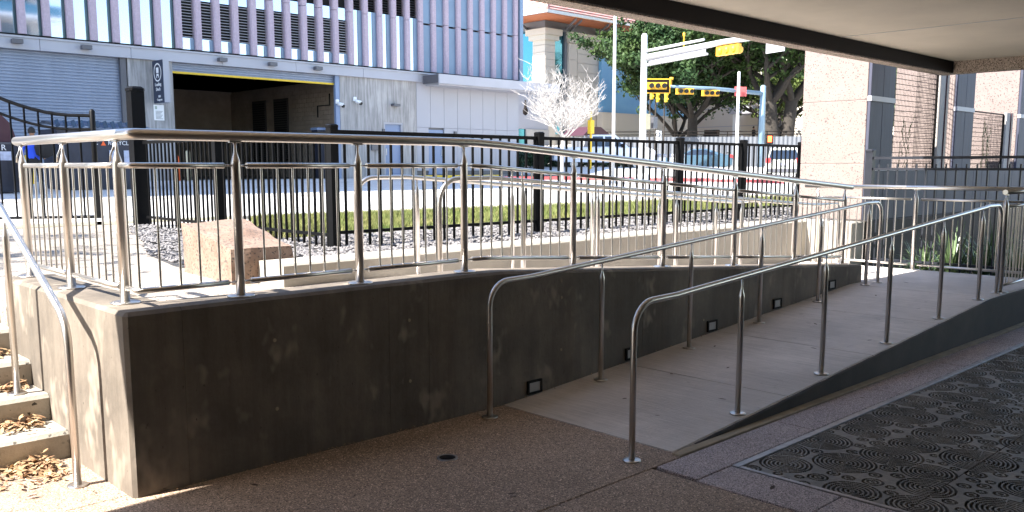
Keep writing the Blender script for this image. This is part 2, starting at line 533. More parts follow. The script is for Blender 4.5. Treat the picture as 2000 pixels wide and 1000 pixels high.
# drain
dr = thing('floor_drain', 'small round dark metal drain cover set in the aggregate floor', 'drain', (3.25, 3.9, 0))
MB().lathe(3.25, 3.9, [(0.062, -0.01), (0.062, 0.006), (0.05, 0.007), (0.05, 0.002)], 20).build('rim', M['yellow'] if 0 else M['steelframe'], dr)
MB().lathe(3.25, 3.9, [(0.049, -0.01), (0.049, 0.004), (0.01, 0.005), (0.0, 0.005)], 20).build('cover', M['bronze'], dr)

# ---------------- ramps and their walls
def wall_x(y0, y1, prof, zb, c=0.018):
    """wall running along x; prof = [(x, ztop)...]; chamfered top edges"""
    mb = MB()
    n = len(prof)
    rings = []
    for k, (x, z) in enumerate(prof):
        zz0 = zb[k] if isinstance(zb, (list, tuple)) else zb
        rings.append([(x, y0, zz0), (x, y0, z - c), (x, y0 + c, z), (x, y1 - c, z), (x, y1, z - c), (x, y1, zz0)])
    vs = [p for r in rings for p in r]
    fs = []
    for k in range(n - 1):
        for i in range(6):
            j = (i + 1) % 6
            fs.append((k * 6 + i, k * 6 + j, (k + 1) * 6 + j, (k + 1) * 6 + i))
    fs.append(tuple(reversed(range(6))))
    fs.append(tuple((n - 1) * 6 + i for i in range(6)))
    return mb.add(vs, fs)
def wt0(x):
    return 0.97 if x < 4.25 else 0.966 - (x - 4.3) * 0.06796
w1 = thing('ramp_wall', 'long dark concrete retaining wall between the two flights of the ramp', 'wall', (1.67, 4.52, 0))
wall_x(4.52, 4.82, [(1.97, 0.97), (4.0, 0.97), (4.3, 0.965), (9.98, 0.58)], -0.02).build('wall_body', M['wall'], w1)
for x_ in (3.30, 3.62, 5.9, 8.2):
    MB().box(x_, 4.5185, 0.02, x_ + 0.004, 4.5205, wt0(x_) - 0.03).build('form_seam', M['wall'], w1)
for x_ in (2.5, 3.46, 4.9, 6.8):
    for z_ in (0.32, 0.72):
        if z_ < wt0(x_) - 0.1 and z_ > (x_ - 4.29) * 0.07 + 0.1:
            MB().tube([(x_, 4.517, z_), (x_, 4.5205, z_)], 0.011, 10).build('tie_hole_plug', M['curb'], w1)
mb = MB()
c = 0.02
# end block with chamfered corners, running away along the stairs
P = [(1.67, 4.52 + c), (1.67 + c, 4.52), (1.968, 4.52), (1.968, 6.57), (1.67, 6.57)]
def inset(P, d):
    return [(1.67 + d, 4.52 + c + d * 0.4), (1.67 + c + d * 0.4, 4.52 + d), (1.968, 4.52 + d), (1.968, 6.57), (1.67 + d, 6.57)]
vs = [(x, y, -0.02) for x, y in P] + [(x, y, 0.97 - c) for x, y in P] + [(x, y, 0.97) for x, y in inset(P, c)]
fs = []
for k in range(2):
    for i in range(5):
        j = (i + 1) % 5
        fs.append((k * 5 + i, k * 5 + j, k * 5 + 5 + j, k * 5 + 5 + i))
fs.append((10, 11, 12, 13, 14))
mb.add(vs, fs)
mb.build('end_block', M['wall'], w1)

STEP_X = [(4.53, 4.68), (5.675, 5.825), (6.855, 7.005), (8.015, 8.165), (9.175, 9.325)]
places = ['nearest the foot of the ramp', 'second up the ramp', 'third up the ramp', 'fourth up the ramp', 'nearest the top landing']
for (x0, x1), pl in zip(STEP_X, places):
    zc = 0.085 + (x0 - 4.53) * 0.0715
    t = thing('step_light', 'small framed wall light low in the dark ramp wall, ' + pl, 'light', (x0, 4.52, zc - 0.05), 'step lights along the ramp wall')
    fr = MB()
    fr.box(x0, 4.503, zc - 0.05, x1, 4.521, zc - 0.035)
    fr.box(x0, 4.503, zc + 0.035, x1, 4.521, zc + 0.05)
    fr.box(x0, 4.503, zc - 0.035, x0 + 0.016, 4.521, zc + 0.035)
    fr.box(x1 - 0.016, 4.503, zc - 0.035, x1, 4.521, zc + 0.035)
    fr.build('frame', M['bronze'], t)
    MB().box(x0 + 0.016, 4.510, zc - 0.035, x1 - 0.016, 4.521, zc + 0.035).build('lens', M['lamplens'], t)

# lower ramp: slabs
SL = 0.38 / 5.41
rampo = thing('access_ramp', 'pale broom finished concrete access ramp rising to the right', 'ramp', (4.29, 3.02, 0))
def ramp_piece(x0, x1, y0, y1, z0, z1, zb=-0.02, c=0.006):
    mb = MB()
    x0 += 0.006; x1 -= 0.006
    rings = []
    for x, z, dx in ((x0, z0, 0), (x1, z1, 0)):
        rings.append([(x, y0, zb), (x, y0, z - c * 2), (x, y0 + c * 2, z), (x, y1, z), (x, y1, zb)])
    vs = rings[0] + rings[1]
    fs = [(0, 1, 6, 5), (1, 2, 7, 6), (2, 3, 8, 7), (3, 4, 9, 8), (4, 0, 5, 9), (4, 3, 2, 1, 0), (5, 6, 7, 8, 9)]
    return mb.add(vs, fs)
xs = [4.29, 5.65, 7.0, 8.35, 9.7]
for a, b in zip(xs, xs[1:]):
    ramp_piece(a, b, 3.034, 4.519, 0.002 + (a - 4.29) * SL, 0.002 + (b - 4.29) * SL).build('ramp_slab', M['ramp'], rampo)
ramp_piece(9.7, 11.7, 3.034, 6.14, 0.382, 0.382).build('landing_slab', M['ramp'], rampo)
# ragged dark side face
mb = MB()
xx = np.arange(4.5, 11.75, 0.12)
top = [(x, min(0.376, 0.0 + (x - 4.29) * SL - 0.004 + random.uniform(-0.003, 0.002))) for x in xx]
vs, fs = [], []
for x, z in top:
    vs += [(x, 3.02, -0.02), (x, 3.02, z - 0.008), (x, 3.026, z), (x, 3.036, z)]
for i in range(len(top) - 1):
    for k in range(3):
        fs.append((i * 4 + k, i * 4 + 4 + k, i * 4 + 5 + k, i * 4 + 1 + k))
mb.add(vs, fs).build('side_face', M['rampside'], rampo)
# upper ramp and top landing
for a, b, z0, z1 in ((4.25, 6.15, 0.77, 0.64), (6.15, 8.05, 0.64, 0.51), (8.05, 9.695, 0.51, 0.385)):
    ramp_piece(a, b, 4.822, 6.148, z0, z1).build('upper_ramp_slab', M['ramp'], rampo)

# stairs
st = thing('concrete_stairs', 'pale concrete steps with dry leaves rising beside the ramp wall', 'stairs', (-2, 5.47, 0))
ry = [5.47, 5.79, 6.115, 6.44, 6.76]
for k, y in enumerate(ry):
    z1 = 0.16 * (k + 1) if k < 4 else 0.77
    y2 = ry[k + 1] + 0.0 if k < 4 else 7.3
    mb = MB()
    xr = 1.668 if k < 4 else 1.668
    lo = 0.16 * k - 0.01 if k else -0.05
    c = 0.022
    vs, fs = [], []
    for x in (-4.0, xr):
        vs += [(x, y, lo), (x, y, z1 - c), (x, y + c, z1), (x, y2 + 0.02, z1), (x, y2 + 0.02, lo)]
    fs = [(0, 5, 6, 1), (1, 6, 7, 2), (2, 7, 8, 3), (3, 8, 9, 4), (5, 9, 8, 7, 6)]
    mb.add(vs, fs).build('step', M['stair'], st)

# upper plaza
pz = MB().box(-25, 7.28, 0.3, 1.669, 15, 0.77)
pz.box(1.671, 6.58, 0.3, 5.45, 15, 0.768)
pz.box(1.97, 4.823, 0.3, 4.248, 6.578, 0.769)
struct('plaza', pz, M['plaza'])

# garden wall (far side of upper ramp)
gw = thing('garden_wall', 'low pale concrete wall between the upper ramp and the gravel bed', 'wall', (3.5, 6.15, 0.3))
wall_x(6.15, 6.55, [(3.5, 0.95), (11.745, 0.945)], 0.3).build('long_wall', M['wallb'], gw)
mb = MB().bbox(11.75, 5.5, 0.0, 12.15, 6.55, 0.945, 0.015)
mb.build('return_wall', M['wallb'], gw)
rw = thing('retaining_wall', 'grey concrete retaining wall below the blue grey panels at the right', 'wall', (12.15, 5.5, 0))
wall_x(5.5, 5.8, [(12.152, 0.95), (26, 0.95)], -0.05).build('wall_body', M['rampside'], rw)
struct('planting_bed', MB().box(11.72, -3, -0.2, 26, 5.5, 0.03), M['soil'])

# ------------------------------------------------------------------ gravel, lawn, street terrain
struct('garden_bed', MB().prism([(3.55, 6.56), (12.1, 6.56), (40, 6.56), (40, 10.35), (5.6, 10.35), (5.6, 14.0), (5.2, 13.6), (4.5, 11.4), (3.8, 9.5), (3.52, 8.2)], 'z', 0.3, 0.772), M['gravelbase'])
def scatter(name, n, fn, size, m, stone=True, seed=1, flat=0.6):
    r = np.random.default_rng(seed)
    base = np.array([(1, 0, 0), (-1, 0, 0), (0, 1, 0), (0, -1, 0), (0, 0, 1), (0, 0, -1)], float)
    tri = np.array([(0, 2, 4), (2, 1, 4), (1, 3, 4), (3, 0, 4), (2, 0, 5), (1, 2, 5), (3, 1, 5), (0, 3, 5)])
    pts = fn(n, r)
    n = len(pts)
    s = r.uniform(size[0], size[1], (n, 1, 1)) * r.uniform(0.6, 1.3, (n, 1, 3))
    s[:, :, 2] *= flat
    a = r.uniform(0, 6.28, n)
    V = base[None] * s * r.uniform(0.75, 1.25, (n, 6, 1))
    ca, sa = np.cos(a)[:, None], np.sin(a)[:, None]
    X = V[:, :, 0] * ca - V[:, :, 1] * sa
    Y = V[:, :, 0] * sa + V[:, :, 1] * ca
    V = np.stack([X, Y, V[:, :, 2]], -1) + pts[:, None, :]
    F = tri[None] + (np.arange(n) * 6)[:, None, None]
    me = bpy.data.meshes.new(name)
    me.from_pydata(V.reshape(-1, 3).tolist(), [], F.reshape(-1, 3).tolist())
    me.materials.append(m)
    o = bpy.data.objects.new(name, me)
    COL.objects.link(o)
    return o
def gravel_pts(n, r):
    x = np.where(r.random(n) < 0.75, r.uniform(3.5, 12, n), r.uniform(12, 20, n))
    y = r.uniform(6.58, 13.9, n)
    edge = np.interp(y, [6.5, 8.2, 9.5, 11.4, 13.6], [3.6, 3.55, 3.8, 4.5, 5.2])
    ok = (x > edge + r.normal(0, 0.04, n)) & ((y < 10.3 + r.normal(0, .08, n)) | (x < 5.55))
    x, y = x[ok], y[ok]
    z = 0.775 + 0.03 * np.abs(np.sin(x * 3.1) * np.cos(y * 2.3)) + r.uniform(0, 0.012, len(x))
    return np.stack([x, y, z], -1)
go = scatter('gravel', 34000, gravel_pts, (0.016, 0.034), M['stone'])
go['kind'] = 'stuff'
go['label'] = 'grey river gravel filling the bed under the black fence'
go['category'] = 'gravel'

def grid_terrain(name, xs, ys, fn, m, dz=0.0):
    X, Y = np.meshgrid(xs, ys)
    Z = fn(X, Y) + dz
    nx, ny = len(xs), len(ys)
    i = np.arange((ny - 1) * (nx - 1))
    a = (i // (nx - 1)) * nx + i % (nx - 1)
    F = np.stack([a, a + 1, a + nx + 1, a + nx], -1)
    me = bpy.data.meshes.new(name)
    me.from_pydata(np.stack([X, Y, Z], -1).reshape(-1, 3).tolist(), [], F.tolist())
    me.materials.append(m)
    me.polygons.foreach_set('use_smooth', [True] * len(F))
    o = bpy.data.objects.new(name, me)
    COL.objects.link(o)
    o['kind'] = 'structure'
    return o
grid_terrain('street', np.concatenate([np.linspace(-120, 26, 30), np.linspace(27, 45, 37), np.linspace(48, 420, 50)]),
             np.concatenate([np.linspace(14.9, 25, 12), np.linspace(25.5, 34, 35), np.linspace(36, 420, 50)]), g, M['asphalt'], -0.03)
grid_terrain('street_east', np.linspace(24, 420, 60), np.linspace(-200, 14.9, 40), lambda x, y: 0.76 + 0 * x, M['asphalt'], -0.05)
struct('driveway_apron', MB().prism([(5.601, 10.351), (7.69, 14.52), (7.5, 15.0), (5.601, 15.0)], 'z', 0.5, 0.775), M['walk'])
lawn = MB().prism([(5.61, 10.351), (40, 10.351), (40, 13.2), (24, 13.2), (7.7, 14.5)], 'z', 0.5, 0.79)
struct('lawn', lawn, M['lawn'])
kb = MB()
kb.obox((17.0, 14.0, 0.74), (9.6, -0.75, 0), (0.006, 0.08, 0), (0, 0, 0.09))
kb.build('kerb', M['walk'], None)['kind'] = 'structure'
# grass blades
def blades(name, n, fn, h, wd, m, seed=3, lean=0.5):
    r = np.random.default_rng(seed)
    P = fn(n, r)
    n = len(P)
    a = r.uniform(0, 6.28, n)
    hh = r.uniform(h[0], h[1], n)
    dx, dy = np.cos(a) * wd, np.sin(a) * wd
    lx, ly = r.normal(0, lean, n) * hh, r.normal(0, lean, n) * hh
    V = np.stack([np.stack([P[:, 0] - dx, P[:, 1] - dy, P[:, 2]], -1), np.stack([P[:, 0] + dx, P[:, 1] + dy, P[:, 2]], -1),
                  np.stack([P[:, 0] + lx, P[:, 1] + ly, P[:, 2] + hh], -1)], 1)
    F = np.arange(n * 3).reshape(-1, 3)
    me = bpy.data.meshes.new(name)
    me.from_pydata(V.reshape(-1, 3).tolist(), [], F.tolist())
    me.materials.append(m)
    o = bpy.data.objects.new(name, me)
    COL.objects.link(o)
    return o
def grass_pts(n, r):
    x = 5.65 + 19 * r.random(n) ** 1.3
    y = r.uniform(10.2, 14.5, n) + 0.08 * np.sin(x * 5)
    ymax = np.interp(x, [6, 7.6, 24], [14.45, 14.45, 13.2])
    ok = (y < ymax) & (x > 5.65 + (y - 10.4) * 0.5 + 0.1 * np.sin(y * 7))
    return np.stack([x[ok], y[ok], np.full(ok.sum(), 0.785)], -1)
gr = blades('grass', 90000, grass_pts, (0.03, 0.14), 0.008, M['grass'])
gr['kind'] = 'stuff'
gr['label'] = 'strip of bright green grass behind the black fence'
gr['category'] = 'grass'
# street markings
def strip(name, pts, wd, m, dz=0.004):
    mb = MB()
    for (a, b) in zip(pts, pts[1:]):
        a, b = Vector((*a, 0)), Vector((*b, 0))
        n = 14
        d = (b - a).normalized()
        s = Vector((-d.y, d.x, 0)) * wd / 2
        prev = None
        for i in range(n + 1):
            p = a.lerp(b, i / n)
            q = [(p.x - s.x, p.y - s.y, gg(p.x, p.y) - 0.03 + dz), (p.x + s.x, p.y + s.y, gg(p.x, p.y) - 0.03 + dz)]
            if prev:
                mb.add(prev + q, [(0, 2, 3, 1)])
            prev = q
    return mb.build(name, m, None)
M['roadwhite'] = mat('road_paint_white', (0.72, 0.72, 0.70), 0.8, ns=9, amt=0.2)
M['roadyellow'] = mat('road_paint_yellow', (0.62, 0.45, 0.12), 0.8, ns=9, amt=0.3)
for nm, pts, wd, mm in (('lane_line', [(6, 16.6), (32, 16.2)], 0.1, 'roadwhite'), ('centre_line', [(-5, 21.0), (26, 20.8)], 0.1, 'roadyellow'),
                        ('lane_line', [(13, 26.2), (60, 25.2)], 0.12, 'roadwhite')):
    strip(nm, pts, wd, M[mm])['kind'] = 'structure'

# pink granite block
rk = thing('granite_block', 'rough pink granite block sitting at the end of the low garden wall', 'stone block', (3.3, 6.6, 0.77))
def block(x0, y0, x1, y1, zb, zf, zk, seed):
    r = random.Random(seed)
    n = 14
    mb = MB()
    vs = []
    fs = []
    # six-sided rounded lump: grid on a box pushed by noise
    import mathutils
    def push(p):
        q = Vector(p)
        nz = mathutils.noise.noise(q * 2.2) * 0.07 + mathutils.noise.noise(q * 6) * 0.035
        c = Vector(((x0 + x1) / 2, (y0 + y1) / 2, (zb + zf) / 2))
        d = (q - c).normalized()
        return q + d * nz
    def face(o, a, b, na, nb):
        base = len(vs)
        for i in range(na + 1):
            for j in range(nb + 1):
                vs.append(tuple(push(Vector(o) + Vector(a) * i / na + Vector(b) * j / nb)))
        for i in range(na):
            for j in range(nb):
                k = base + i * (nb + 1) + j
                fs.append((k, k + nb + 1, k + nb + 2, k + 1))
    H0 = zf
    dy, dx = y1 - y0, x1 - x0
    face((x0, y1, zb), (0, -dy, 0), (0, 0, H0 - zb), 16, 6)
    face((x0, y0, zb), (dx, 0, 0), (0, 0, H0 - zb), 8, 6)
    face((x1, y0, zb), (0, dy, 0), (0, 0, H0 - zb), 16, 6)
    face((x1, y1, zb), (-dx, 0, 0), (0, 0, H0 - zb), 8, 6)
    face((x0, y0, H0), (dx, 0, 0), (0, dy, 0), 8, 16)
    out = []
    for p in vs:   # the top climbs towards the back
        t = max(0, min(1, (p[1] - y0) / dy))
        out.append((p[0] + 0.12 * t, p[1], zb + (p[2] - zb) * (1 + (zk / zf - 1) * 0 + t * (zk - zf) / (zf - zb))))
    mb.add(out, fs, True)
    return mb
block(3.28, 6.57, 3.86, 7.7, 0.76, 1.05, 1.2, 1).build('stone', M['rock'], rk)

# ------------------------------------------------------------------ overhanging building
oh = thing('overhang_building', 'building overhang with pale soffit and stone edge beam above the ramp', 'building', (-20, 5, 0))
MB().box(-22, 4.829, 2.985, 13.195, 4.8495, 3.139).build('inner_face_shade', M['bronze'], oh)  # guessed dark facing; the beam's inner shade is put into its colour
mb = MB().box(-22, 4.85, 2.97, 13.34, 5.02, 3.5)
mb.box(-22, 4.855, 3.5, 13.339, 5.019, 4.3)
mb.build('front_beam', M['beamstone'], oh)
mb = MB().box(13.2, -12, 2.972, 13.341, 4.828, 4.3)
mb.build('side_beam', M['beamstone'], oh)
MB().box(-22, -12, 3.14, 13.198, 4.828, 3.3).build('soffit', M['soffit'], oh)
# pale joint line of the soffit, modelled as a thin raised bead
mb = MB()
mb.box(13.0 - 3.2, -8, 3.134, 13.0 - 3.19, 4.82, 3.139)
mb.build('soffit_joint', M['white'], oh)
mb = MB().box(-22, -12.3, -0.1, 13.34, -12.0, 4.3)
mb.box(-6.3, -12, -0.1, -6.0, 4.4, 3.139)
mb.build('light_block_wall', M['darkwall'], oh)  # unseen walls added to keep light out under the overhang
MB().box(-5.9, -2.1, -0.1, 10.5, -1.8, 3.139).build('light_block_screen', M['darkwall'], oh)  # unseen wall added close by to cut the light on the ramp wall

# ------------------------------------------------------------------ stone piers with panels, on the right
def pier(x, lab):
    t = thing('stone_pier', lab, 'pier', (x, 5.57, 0.95), 'pink stone piers with blue grey panels')
    mb = MB()
    zs = [0.95, 1.742, 2.62, 3.85 if x < 13 else 4.3]
    for a, b in zip(zs, zs[1:]):
        MB().bbox(x, 5.62, a + 0.004, x + 0.8, 6.58, b - 0.004, 0.006).build('stone_panel', M['pinkstone'], t)
    MB().box(x + 0.01, 5.63, 0.95, x + 0.79, 6.57, zs[-1] - 0.01).build('joint_core', M['mortar'], t)
    for i in range(2):
        for a, b in ((0.95, 2.60), (2.67, zs[-1] - 0.01)):
            MB().bbox(x + 0.012 + i * 0.394, 5.575, a, x + 0.40 + i * 0.394, 5.618, b, 0.004).build('face_panel', M['bluegrey'], t)
    MB().box(x + 0.005, 5.56, 2.60, x + 0.795, 5.617, 2.67).build('rail', M['band'], t)
    return t
pier(12.3, 'broad pink speckled stone pier nearest the ramp, by the end of the black fence')
pier(15.47, 'pink stone pier between the two wire trellis screens')
pier(18.64, 'pink stone pier at the right edge of the photo')
pier(21.81, 'farthest pink stone pier, hidden mostly by nearer ones')
for x, lab in ((13.1, 'wire trellis screen between the first and second stone piers'), (16.27, 'wire trellis screen between the second and third stone piers, lower than its neighbour')):
    t = thing('trellis_screen', lab, 'trellis', (x, 5.57, 1.6), 'wire trellis screens')
    ztop = 3.8 if x < 14 else 2.62
    xr = x + 1.62
    mbh = MB().tube([(x, 5.62, 0), (xr, 5.62, 0)], 0.0045, 4)
    mh = mbh.mesh('horizontal_wire', M['bronze'], (x, 5.62, 0))
    z = 1.75
    while z < ztop:
        place(mh, 'horizontal_wire', (x, 5.62, z), t)
        z += 0.0762
    mv = MB().tube([(0, 0, 1.62), (0, 0, ztop)], 0.0022, 3).mesh('vertical_wire', M['bronze'])
    k = 0
    while x + k * 0.05 < xr:
        place(mv, 'vertical_wire', (x + k * 0.05, 5.626, 0), t)
        k += 1
    # return of mesh at the right end
    fr = MB().box(xr, 5.60, 1.6, xr + 0.025, 5.63, ztop)
    fr.box(x, 5.605, ztop, xr, 5.63, ztop + 0.02)
    fr.build('frame', M['bronze'], t)
    sd = MB()
    for k in range(14):
        yy = 5.64 + k * 0.03
        sd.tube([(xr + 0.01 + k * 0.02, yy, 1.6), (xr + 0.01 + k * 0.02, yy, ztop)], 0.003, 3)
    for k in range(int((ztop - 1.6) / 0.08)):
        sd.tube([(xr + 0.01, 5.64, 1.62 + k * 0.08), (xr + 0.28, 6.05, 1.62 + k * 0.08)], 0.004, 3)
    o = sd.build('side_mesh', M['bronze'], t, kind='stuff')
    MB().box(xr + 0.12, 5.60, 1.6, xr + 0.32, 5.64, ztop + 0.05).build('end_plate', M['walk'], t)
    MB().box(xr + 0.323, 5.58, 1.6, xr + 0.41, 5.66, ztop + 0.05).build('end_post', M['maroon'], t)
    # climbing stems
    vn = MB()
    r = random.Random(int(x))
    for k in range(5):
        p = Vector((x + r.uniform(0.2, 1.3), 5.60, 1.6))
        path = [p.copy()]
        for i in range(9):
            p = p + Vector((r.uniform(-0.1, 0.12), 0, r.uniform(0.05, 0.14)))
            path.append(Vector((min(max(p.x, x + .05), xr), p.y, p.z)))
        vn.tube(path, 0.004, 4)
        for q in path[3:]:
            a = r.uniform(0, 6)
            vn.add([q, q + Vector((0.03 * math.cos(a), -0.01, 0.03 * math.sin(a))), q + Vector((0.04 * math.cos(a + .6), -0.01, 0.04 * math.sin(a + .6)))], [(0, 1, 2)])
    vn.build('climbing_stem', M['leafy'], t)
# low panel wall between piers
lp = thing('panel_wall', 'low wall of dark blue grey panels behind the right hand fence', 'wall', (12.3, 5.5, 0.95))
x = 12.32
while x < 25:
    MB().bbox(x, 5.51, 0.952, x + 0.388, 5.555, 1.64, 0.004).build('panel', M['bluegrey'], lp)
    x += 0.394
MB().box(12.3, 5.505, 1.64, 26, 5.56, 1.665).build('cap', M['band'], lp)
MB().box(-0.0 + 12.31, 5.7, 0.95, 26, 5.9, 1.0).build('base', M['band'], lp)

# ================================================================== STAINLESS RAILINGS
def post_mesh(h, r=0.025, fr=0.08, neck=0.011, bracket=True, name='post'):
    mb = MB()
    mb.lathe(0, 0, [(r, 0.0), (r, h - 0.125), (r, h - 0.112), (r * 0.97, h - 0.108), (r * 0.9, h - 0.100), (neck * 1.15, h - 0.066), (neck, h - 0.060), (neck * 0.8, h - 0.045), (neck * 0.8, h)], 16)
    return mb.mesh(name, M['steel'])
def flange_mesh(fr):
    return MB().lathe(0, 0, [(fr, 0), (fr, 0.006), (fr * 0.9, 0.009), (0.03, 0.010)], 24).mesh('flange', M['steel'])
FL_BIG, FL_SM = flange_mesh(0.078), flange_mesh(0.054)
SADDLE = MB().box(-0.035, -0.012, -0.006, 0.035, 0.012, 0.0).mesh('saddle', M['steel'])
BRKT = MB().tube([(0.012, 0.03, -0.11), (0.012, 0.026, -0.07), (0.006, 0.012, -0.035), (0.004, 0.004, -0.004)], 0.006, 8).mesh('bracket', M['steel'])
def post(parent, x, y, z, ztop, big=True, brk=False, rz=0):
    h = ztop - z
    key = ('p', round(h, 3), big)
    if key not in PM:
        PM[key] = post_mesh(h, 0.0255 if big else 0.0195, neck=0.011 if big else 0.008)
    p = place(PM[key], 'post', (x, y, z), parent)
    f = place(FL_BIG if big else FL_SM, 'flange', (x, y, z + 0.001), p)
    if big:
        place(SADDLE, 'saddle', (x, y, ztop + 0.001), p, rz=rz)
        place(BRKT, 'bracket', (x, y, ztop), p, rz=rz)
    return p
PM = {}
def lerp(a, b, t):
    return tuple(a[i] + (b[i] - a[i]) * t for i in range(3))
def panel(parent, path_top, path_bot, spacing=0.1015, r=0.0155, rb=0.0066, first=0.09):
    """path_top / path_bot: matching polylines of the infill rails; bars between"""
    MB().tube(path_top, r, 12).build('infill_rail', M['steel'], parent)
    MB().tube(path_bot, r, 12).build('infill_rail', M['steel'], parent)
    # total horizontal length
    segs = []
    L = 0
    for a, b in zip(path_top, path_top[1:]):
        l = math.hypot(b[0] - a[0], b[1] - a[1])
        segs.append((L, l, a, b))
        L += l
    n = max(1, int(round((L - 2 * first) / spacing)))
    st = (L - 2 * first) / n
    for k in range(n + 1):
        s = first + k * st
        for (s0, l, a, b), (a2, b2) in zip(segs, zip(path_bot, path_bot[1:])):
            if s0 <= s <= s0 + l + 1e-6:
                t = (s - s0) / l
                p, q = lerp(a, b, t), lerp(a2, b2, t)
                h = p[2] - q[2]
                key = ('b', round(h, 2), rb)
                if key not in PM:
                    PM[key] = MB().tube([(0, 0, 0), (0, 0, round(h, 2))], rb, 8, caps=False).mesh('baluster', M['steel'])
                place(PM[key], 'baluster', (p[0], p[1], q[2]), parent)
                break

GY = 4.665
guard = thing('guard_railing', 'stainless steel guard railing with vertical bars along the top of the dark ramp wall', 'railing', (1.8, GY, 0.97))
def wt(x):      # wall top
    return 0.97 if x < 4.25 else 0.966 - (x - 4.3) * 0.06796
def rt(x):      # top rail centre
    return 1.865 if x < 4.2 else 1.865 - (x - 4.2) * 0.0702
gp = [2.38, 3.19, 4.06, 5.185, 6.355, 7.49, 8.655, 9.775]
MB().tube([(1.81, 6.62, 1.865), (1.81, 6.6, 1.865), (1.81, GY + 0.03, 1.865), (1.84, GY, 1.865), (3.9, GY, 1.865), (4.15, GY, 1.863), (4.4, GY, 1.851), (9.93, GY, rt(9.93))],
          [0.022, 0.029, 0.029, 0.029, 0.029, 0.029, 0.029, 0.029], 16).build('top_rail', M['steel'], guard)
for y in (4.86, 5.70, 6.50):
    post(guard, 1.81, y, 0.97, 1.835, True, rz=R_(90))
for x in gp:
    post(guard, x, GY, wt(x), rt(x) - 0.03, True)
TI, BI = 0.16, 0.085
for a, b in ((4.92, 5.64), (5.76, 6.44)):
    panel(guard, [(1.81, a, 1.865 - TI), (1.81, b, 1.865 - TI)], [(1.81, a, 0.97 + BI), (1.81, b, 0.97 + BI)])
panel(guard, [(1.81, 4.82, 1.705), (1.81, GY, 1.705), (2.31, GY, 1.705)], [(1.81, 4.82, 1.055), (1.81, GY, 1.055), (2.31, GY, 1.055)], first=0.05)
for a, b in zip(gp, gp[1:]):
    a2, b2 = a + 0.065, b - 0.065
    if a < 4.2 < b:
        T = [(a2, GY, rt(a2) - TI), (4.3, GY, rt(4.3) - TI), (b2, GY, rt(b2) - TI)]
        B = [(a2, GY, wt(a2) + BI), (4.3, GY, wt(4.3) + BI), (b2, GY, wt(b2) + BI)]
    else:
        T = [(a2, GY, rt(a2) - TI), (b2, GY, rt(b2) - TI)]
        B = [(a2, GY, wt(a2) + BI), (b2, GY, wt(b2) + BI)]
    panel(guard, T, B)
# stub connectors between infill rails and posts
cn = MB()
for x in gp:
    for dz in (rt(x) - TI, wt(x) + BI):
        cn.tube([(x - 0.07, GY, dz), (x + (0.07 if x < 9.7 else 0), GY, dz)], 0.006, 6)
cn.build('rail_connectors', M['steel'], guard, kind='stuff')

def handrail(name, label, path, posts, r=0.019, group='stainless ramp handrails'):
    t = thing(name, label, 'handrail', posts[0][:3], group)
    MB().tube(path, r, 14).build('rail', M['steel'], t)
    for (x, y, z, zt) in posts:
        if zt is None:
            place(FL_SM, 'flange', (x, y, z + 0.001), t)
        else:
            post(t, x, y, z, zt, False)
    return t
def arc(c, r, a0, a1, n, ux, uz=(0, 0, 1)):
    ux, uz = Vector(ux), Vector(uz)
    return [tuple(Vector(c) + r * (math.cos(a) * ux + math.sin(a) * uz)) for a in [a0 + (a1 - a0) * i / n for i in range(n + 1)]]
def rz_(x): return 0.002 + max(0, x - 4.29) * SL if x < 9.7 else 0.382
def ramp_rail(y, x0, x1):
    def top(x): return 0.94 + max(0, x - 4.5) * 0.0695
    p = [(x0, y, 0.01), (x0, y, 0.6)] + arc((x0 + 0.17, y, 0.76), 0.17, R_(180), R_(90), 7, (1, 0, 0)) + [(x0 + 0.4, y, 0.935), (x0 + 0.6, y, 0.95)]
    xe = x1 - 0.4
    p += [(xe - 0.1, y, top(xe - .1)), (xe, y, top(xe) + .003), (x1 - 0.14, y, top(xe) + .004)]
    p += arc((x1 - 0.14, y, top(xe) - 0.136), 0.14, R_(90), R_(0), 6, (1, 0, 0)) + [(x1, y, rz_(x1))]
    return p, top
p, top = ramp_rail(3.115, 3.99, 10.08)
handrail('ramp_handrail', 'nearest stainless steel handrail, along the open edge of the lower ramp', p,
         [(3.99, 3.115, 0, None)] + [(x, 3.115, rz_(x), top(x) - 0.018) for x in (5.12, 6.28, 7.42, 8.54, 9.55)] + [(10.08, 3.115, .382, None)])
p, top = ramp_rail(4.36, 4.015, 10.05)
handrail('ramp_handrail', 'stainless steel handrail of the lower ramp standing just in front of the dark wall', p,
         [(4.015, 4.36, 0, None)] + [(x, 4.36, rz_(x), top(x) - 0.018) for x in (5.18, 6.35, 7.49, 8.64, 9.74)] + [(10.05, 4.36, .382, None)])
